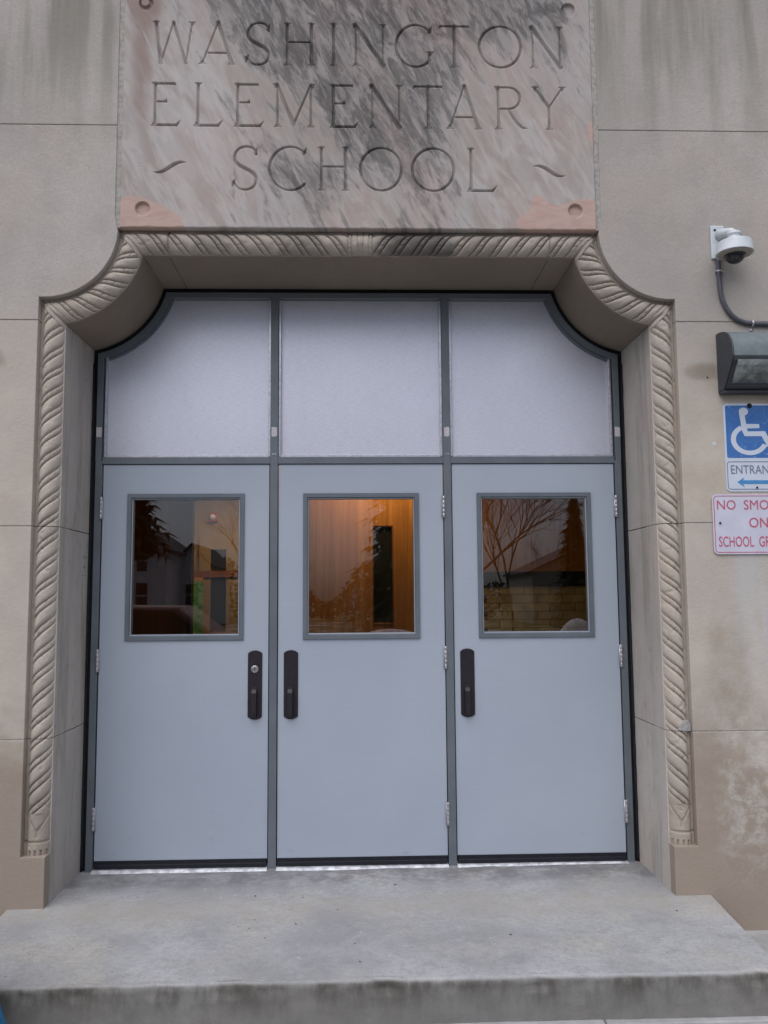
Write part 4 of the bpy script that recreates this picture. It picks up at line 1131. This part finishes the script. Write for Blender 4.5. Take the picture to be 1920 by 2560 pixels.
# wheel arc from behind the back, round below to the foot
A = [(wc[0] + ro * 1.2 * math.cos(t), wc[1] + ro * math.sin(t)) for t in aa]; C3 = [(wc[0] + ri * 1.22 * math.cos(t), wc[1] + ri * math.sin(t)) for t in aa]
g.strip(A, C3, yy0, yy1)
put('wheelchair_symbol', g.mesh('wheelchair_symbol'), M_SIGNW, a)
for bx, bz, br in ((sx0 + .154, 2.321, .0125), (sx0 + .154, 1.906, .005)):
    put('bolt', G().lathe([(br, 0), (br, -.003), (br * .6, -.005)], (bx - (.019 if br > .01 else .0), ys, bz), 'Y', 14).mesh('bolt'), M_BLACK, a)
n_ = empty('no_smoking_sign', (1.975, YF, 1.72), 'pinkish white sign lettered NO SMOKING ON SCHOOL GROUNDS in red', 'sign')
nx0, nx1, nz0, nz1 = 1.743, 2.203, 1.573, 1.873; yn = YF - .0085
put('panel', G().prism(rrect(nx0, nx1, nz0, nz1, .024), yn + .001, YF - .0055).mesh('panel'), M_SIGNP, n_)
o_r = rrect(nx0 + .007, nx1 - .007, nz0 + .008, nz1 - .008, .018); i_r = rrect(nx0 + .0105, nx1 - .0105, nz0 + .0115, nz1 - .0115, .0145)
put('border', G().strip(o_r + [o_r[0]], i_r + [i_r[0]], yn, yn + .0012).mesh('border'), M_RED, n_)
text_part('lettering', 'NO  SMOKING', nx0 + .024, nx1 - .022, 1.795, 1.843, yn - .0004, M_RED, n_, .0)
text_part('lettering', 'ON', nx0 + .182, nx0 + .278, 1.705, 1.755, yn - .0004, M_RED, n_, .003)
text_part('lettering', 'SCHOOL  GROUNDS', nx0 + .026, nx1 - .022, 1.610, 1.662, yn - .0004, M_RED, n_, .003)
for bx in (nx0 + .036, nx1 - .036):
    put('bolt', G().lathe([(.0055, 0), (.0055, -.003), (.003, -.004)], (bx, yn, 1.728), 'Y', 12).mesh('bolt'), M_BLACK, n_)

# ------------------------------------------------------------------ blue folding stand at the left of the step
bs = empty('folding_sign_board', (-1.61, -1.60, GZ), 'blue framed folding board standing at the lower left end of the step', 'sign board')
def leg(p0, p1, r=.0135): return G().tube([p0, p1], r, 10).mesh('leg', True)
for yb, yt in ((-1.455, -1.60), (-1.81, -1.63)):
    for xb, xt in ((-1.268, -1.50), (-1.96, -1.73)):
        put('leg', leg((xb, yb, GZ), (xt, yt, .62)), M_BLUEPAINT, bs)
    def at(z, sx): 
        t = (z - GZ) / (.62 - GZ); xb, xt = (-1.268, -1.50) if sx > 0 else (-1.96, -1.73)
        return (xb + (xt - xb) * t, yb + (yt - yb) * t, z)
    put('crossbar', G().tube([at(.60, 1), at(.60, -1)], .013, 10).mesh('crossbar', True), M_BLUEPAINT, bs)
    put('crossbar', G().tube([at(-.15, 1), at(-.15, -1)], .011, 10).mesh('crossbar', True), M_BLUEPAINT, bs)
    q = [at(-.145, 1), at(.59, 1), at(.59, -1), at(-.145, -1)]
    V = [(x, y - .003, z) for x, y, z in q] + [(x, y + .003, z) for x, y, z in q]
    put('panel', G().add(V, [(0, 1, 2, 3), (7, 6, 5, 4), (0, 4, 5, 1), (1, 5, 6, 2), (2, 6, 7, 3), (3, 7, 4, 0)]).mesh('panel'), M_DKBLUE, bs)

# ------------------------------------------------------------------ across the street (seen in the door glass)
def spruce(x, y, h, w, label, seed, lo=.06):
    rs = np.random.default_rng(seed)
    t = empty('spruce_tree', (x, y, GZ), label, 'tree', 'trees across the street')
    put('trunk', G().tube([(x, y, GZ), (x, y, GZ + h * .5), (x, y, GZ + h)], [h * .02, h * .012, .01], 6).mesh('trunk'), M_BARK, t)
    V = []; F = []
    levels = int(h * 5)
    for L in range(levels):
        f = L / levels; z = GZ + h * (lo + (.99 - lo) * f); R_ = w * (1 - f) ** .85 * rs.uniform(.8, 1.1)
        for b in range(int(9 + 14 * (1 - f))):
            a = rs.uniform(0, 6.283); rr = R_ * rs.uniform(.55, 1.05)
            ca, sa = math.cos(a), math.sin(a)
            for q in range(5):
                d0 = rr * (q + rs.uniform(0, .6)) / 5; s_ = .16 * h / 8 * rs.uniform(.6, 1.3)
                p = Vector((x + ca * d0, y + sa * d0, z - d0 * .30 + rs.uniform(-.1, .1)))
                k = len(V)
                V += [p + Vector((-sa * s_, ca * s_, 0)), p + Vector((sa * s_, -ca * s_, .03)), p + Vector((ca * s_ * 2.4, sa * s_ * 2.4, -s_ * 1.1)), p + Vector((rs.uniform(-s_, s_), rs.uniform(-s_, s_), -s_ * 1.6))]
                F += [(k, k + 1, k + 2), (k, k + 1, k + 3)]
    put('crown', mesh_from('crown', V, F), M_NEEDLE, t); return t
M_BARK = simple('bark', (.09, .07, .055), .95, 0, .1, .3, 20)
M_NEEDLE = simple('spruce_needles', (.030, .048, .026), .9, 0, .1, .5, 8)
M_TWIG = simple('bare_twigs', (.10, .075, .055), .95, 0, .1, .2, 20)
def bare_tree(x, y, h, label, seed, lean=0, dens=7):
    rs = random.Random(seed)
    t = empty('bare_tree', (x, y, GZ), label, 'tree', 'trees across the street')
    g = G()
    tw = G()
    def grow(p, d, l, r, depth):
        q = p + d * l * .5 + Vector((rs.uniform(-.05, .05) * l, rs.uniform(-.05, .05) * l, 0)); e = p + d * l
        (g if depth > dens - 3 else tw).tube([p, q, e], [r, r * .85, r * .68], 4 if depth > dens - 3 else 3, cap=False)
        if depth == 0 or l < .18: return
        for k in range(3 if depth > 1 else 2):
            ax = Vector((rs.uniform(-1, 1), rs.uniform(-1, 1), rs.uniform(-.4, .5))).normalized()
            nd = (d + ax * rs.uniform(.35, .65)).normalized(); nd.z = max(nd.z, -.05); nd.normalize()
            grow(e if k < 2 else q, nd, l * rs.uniform(.66, .82), r * .62, depth - 1)
    grow(Vector((x, y, GZ)), Vector((lean, 0, 1)).normalized(), h * .27, h * .010, dens - 1)
    put('trunk', g.mesh('trunk', True), M_BARK, t)
    put('branches', tw.mesh('branches'), M_TWIG, t)
    return t
spruce(8.9, -30, 5.7, 1.5, 'pointed dark spruce reflected in the right door window', 3)
spruce(-8.3, -25, 9.0, 2.2, 'tall spruce reflected at the left of the left door window', 5, .40)
spruce(1.7, -26, 9.5, 2.6, 'broad dark evergreen reflected in the middle door window', 9)
bare_tree(3.6, -24, 9.0, 'spreading bare tree reflected in the right door window', 21, .22, 8)
bare_tree(5.6, -26, 8.0, 'fine twigged bare tree just left of the pointed spruce', 33, -.1, 8)
bare_tree(-5.0, -34, 7.0, 'small bare tree reflected beside the pale house', 4, 0, 6)
for i, (x, y, h, l) in enumerate(((-14, -50, 9, 'hazy bare tree behind the pale house'), (-4.5, -52, 6.6, 'low bare tree on the horizon, mirrored in the middle window'), (5, -54, 6.5, 'low bare tree at the back, left of the pointed spruce'), (13, -52, 7, 'bare tree at the back, right of the pointed spruce'))):
    bare_tree(x, y, h, l, 40 + i, 0, 6)
def hedge():
    V = []; F = []; rs = np.random.default_rng(2)
    for i in range(9000):
        x = rs.uniform(-45, 45); top = 2.8 + 1.1 * math.sin(x * .45) + .8 * math.sin(x * 1.3 + 1); z = GZ + rs.uniform(0, 1) ** .8 * top; y = -58 + rs.uniform(-1.5, 1.5); s_ = .28
        k = len(V); a = rs.uniform(0, 3.1)
        V += [(x, y, z), (x + s_ * math.cos(a), y + .2, z + s_ * math.sin(a)), (x - s_ * math.sin(a), y - .1, z + s_ * math.cos(a) * .8)]; F.append((k, k + 1, k + 2))
    o = put('far_woods', mesh_from('far_woods', V, F), M_NEEDLE, None); o['kind'] = 'stuff'; tag(o, 'dark line of far woods beyond the street', 'woods')
hedge()
def house(x, y, w, d, h, rh, wallm, label, wins):
    t = empty('house', (x, y, GZ), label, 'house', 'houses across the street')
    g = G().box(x - w / 2, x + w / 2, y - d, y, GZ, GZ + h); g.prism([(x - w / 2, GZ + h), (x + w / 2, GZ + h), (x, GZ + h + rh)], y - d, y)
    put('wall', g.mesh('wall'), wallm, t)
    e = .3; r = G()
    for s in (-1, 1):
        r.prism([(x, GZ + h + rh + .12), (x, GZ + h + rh), (x + s * (w / 2 + e), GZ + h - e * rh / (w / 2)), (x + s * (w / 2 + e), GZ + h - e * rh / (w / 2) + .12)], y - d - .3, y + .3)
    put('roof', r.mesh('roof'), M_ROOF, t)
    for wx, wz, ww, wh in wins:
        f = put('window', G().ring((x + wx - ww / 2 - .08, x + wx + ww / 2 + .08, GZ + wz - .08, GZ + wz + wh + .08), (x + wx - ww / 2, x + wx + ww / 2, GZ + wz, GZ + wz + wh), y + .05, y + .05, y).mesh('window'), M_SIGNW, t)
        put('pane', G().box(x + wx - ww / 2, x + wx + ww / 2, y + .004, y + .02, GZ + wz, GZ + wz + wh).mesh('pane'), M_DARKGLASS, f)
        put('sash_bar', G().box(x + wx - ww / 2, x + wx + ww / 2, y + .02, y + .045, GZ + wz + wh / 2 - .03, GZ + wz + wh / 2 + .03).mesh('sash_bar'), M_SIGNW, f)
    return t
M_ROOF = simple('grey_shingle_roof', (.06, .06, .065), .9, 0, .2, .2, 6)
M_SIDING = simple('white_siding', (.60, .61, .63), .7, 0, .3, .05, 3)
M_SIDING2 = simple('tan_siding', (.36, .32, .26), .7, 0, .3, .05, 3)
house(-11.6, -40, 3.4, 8, 4.2, 1.2, M_SIDING, 'narrow white gabled house reflected in the left door window', [(.5, 3.0, .55, 1.1), (.5, 1.1, .6, 1.3), (-.8, 1.1, .6, 1.3)])
house(-9.3, -44, 1.9, 8, 3.6, 1.0, M_SIDING, 'slim white house right of the narrow gabled house', [(0, 1.2, .7, 1.2)])
house(14, -44, 8, 8, 3.0, 1.8, M_SIDING2, 'wide tan house behind the pointed spruce', [(-2, 1, 1, 1.2), (1.5, 1, 1, 1.2)])
def car(x, y, L, H, mat, label, nose=1, gl=None):
    t = empty('parked_car', (x, y, GZ - .03), label, 'car', 'cars parked along the kerb')
    z = GZ - .03
    p = [(-.5, .32), (-.495, .60), (-.47, .78), (-.30, .88), (-.20, H * .985), (-.05, H), (.22, H * .985), (.38, .95), (.475, .86), (.50, .62), (.495, .32), (.36, .22), (-.36, .22)]
    P = [(x + nose * a * L, z + b) for a, b in p]
    bm = G().prism(P, y - .85, y + .85)
    o = put('body', bm.mesh('body'), mat, t, bevel=.09, seg=3)
    wp = [(-.27, .90), (-.19, H * .93), (-.05, H * .95), (.20, H * .93), (.33, .95)]
    WP = [(x + nose * a * L, z + b) for a, b in wp]
    put('side_window', G().prism(WP, y + .845, y + .858).mesh('side_window'), M_DARKGLASS, t)
    put('side_window', G().prism(WP, y - .858, y - .845).mesh('side_window'), M_DARKGLASS, t)
    for wx in (-.32, .31):
        for wy in (-.80, .80):
            w = put('wheel', G().lathe([(.22, -.1), (.31, -.09), (.33, -.05), (.33, .05), (.31, .09), (.22, .1)], (x + nose * wx * L, y + wy, z + .33), 'Y', 22).mesh('wheel'), M_RUBBER, t)
            put('rim', G().lathe([(.20, -.02), (.20, .02), (.06, .03)], (x + nose * wx * L, y + wy + (.1 if wy > 0 else -.1), z + .33), 'Y', 16).mesh('rim'), M_STEEL, w)
    for wy in (-.6, .6):
        put('headlight', G().box(x - nose * L * .497 - .02, x - nose * L * .497 + .02, y + wy - .15, y + wy + .15, z + .60, z + .72).mesh('headlight'), M_SIGNW, t, bevel=.01)
    return t
car(6.4, -9.6, 4.2, 1.70, simple('white_car_paint', (.62, .63, .65), .25, 0, .6), 'white parked car reflected low in the right door window', -1)
car(-4.3, -12.0, 4.5, 1.50, simple('maroon_car_paint', (.22, .10, .09), .6, 0, .6), 'maroon parked car reflected low in the middle door window', 1)
car(10.6, -10.2, 4.5, 1.45, simple('grey_car_paint', (.20, .21, .22), .25, .2, .6), 'grey parked car reflected at the right edge of the right door window', 1)
def snow(x, y, sx_, sy_, h, lab, seed):
    rs = random.Random(seed); V = []; F = []; n = 18; m = 6
    for j in range(m + 1):
        for i in range(n):
            a = 2 * math.pi * i / n; f = 1 - j / m; rr = f * (1 + .2 * mnoise.noise((math.cos(a) * 2 + seed, math.sin(a) * 2, 0)))
            V.append((x + sx_ * rr * math.cos(a), y + sy_ * rr * math.sin(a), GZ - .04 + h * (1 - f ** 2) * (1 + .2 * mnoise.noise((i, j, seed)))))
    for j in range(m):
        for i in range(n): F.append((j * n + i, j * n + (i + 1) % n, (j + 1) * n + (i + 1) % n, (j + 1) * n + i))
    o = put('snow_pile', mesh_from('snow_pile', V, F, True), M_SNOW); tag(o, lab, 'snow pile', 'snow left along the street')
M_SNOW = simple('old_snow', (.72, .74, .78), .8, 0, .2, .06, 8)
snow(-5.2, -15.2, 2.4, .7, 1.15, 'long snow pile reflected in the left door window', 1)
snow(5.2, -15.6, .8, .5, 1.1, 'small steep snow pile reflected at the right of the right window', 2)
snow(.8, -16.6, 1.8, .5, .85, 'low snow pile reflected in the middle door window', 3)
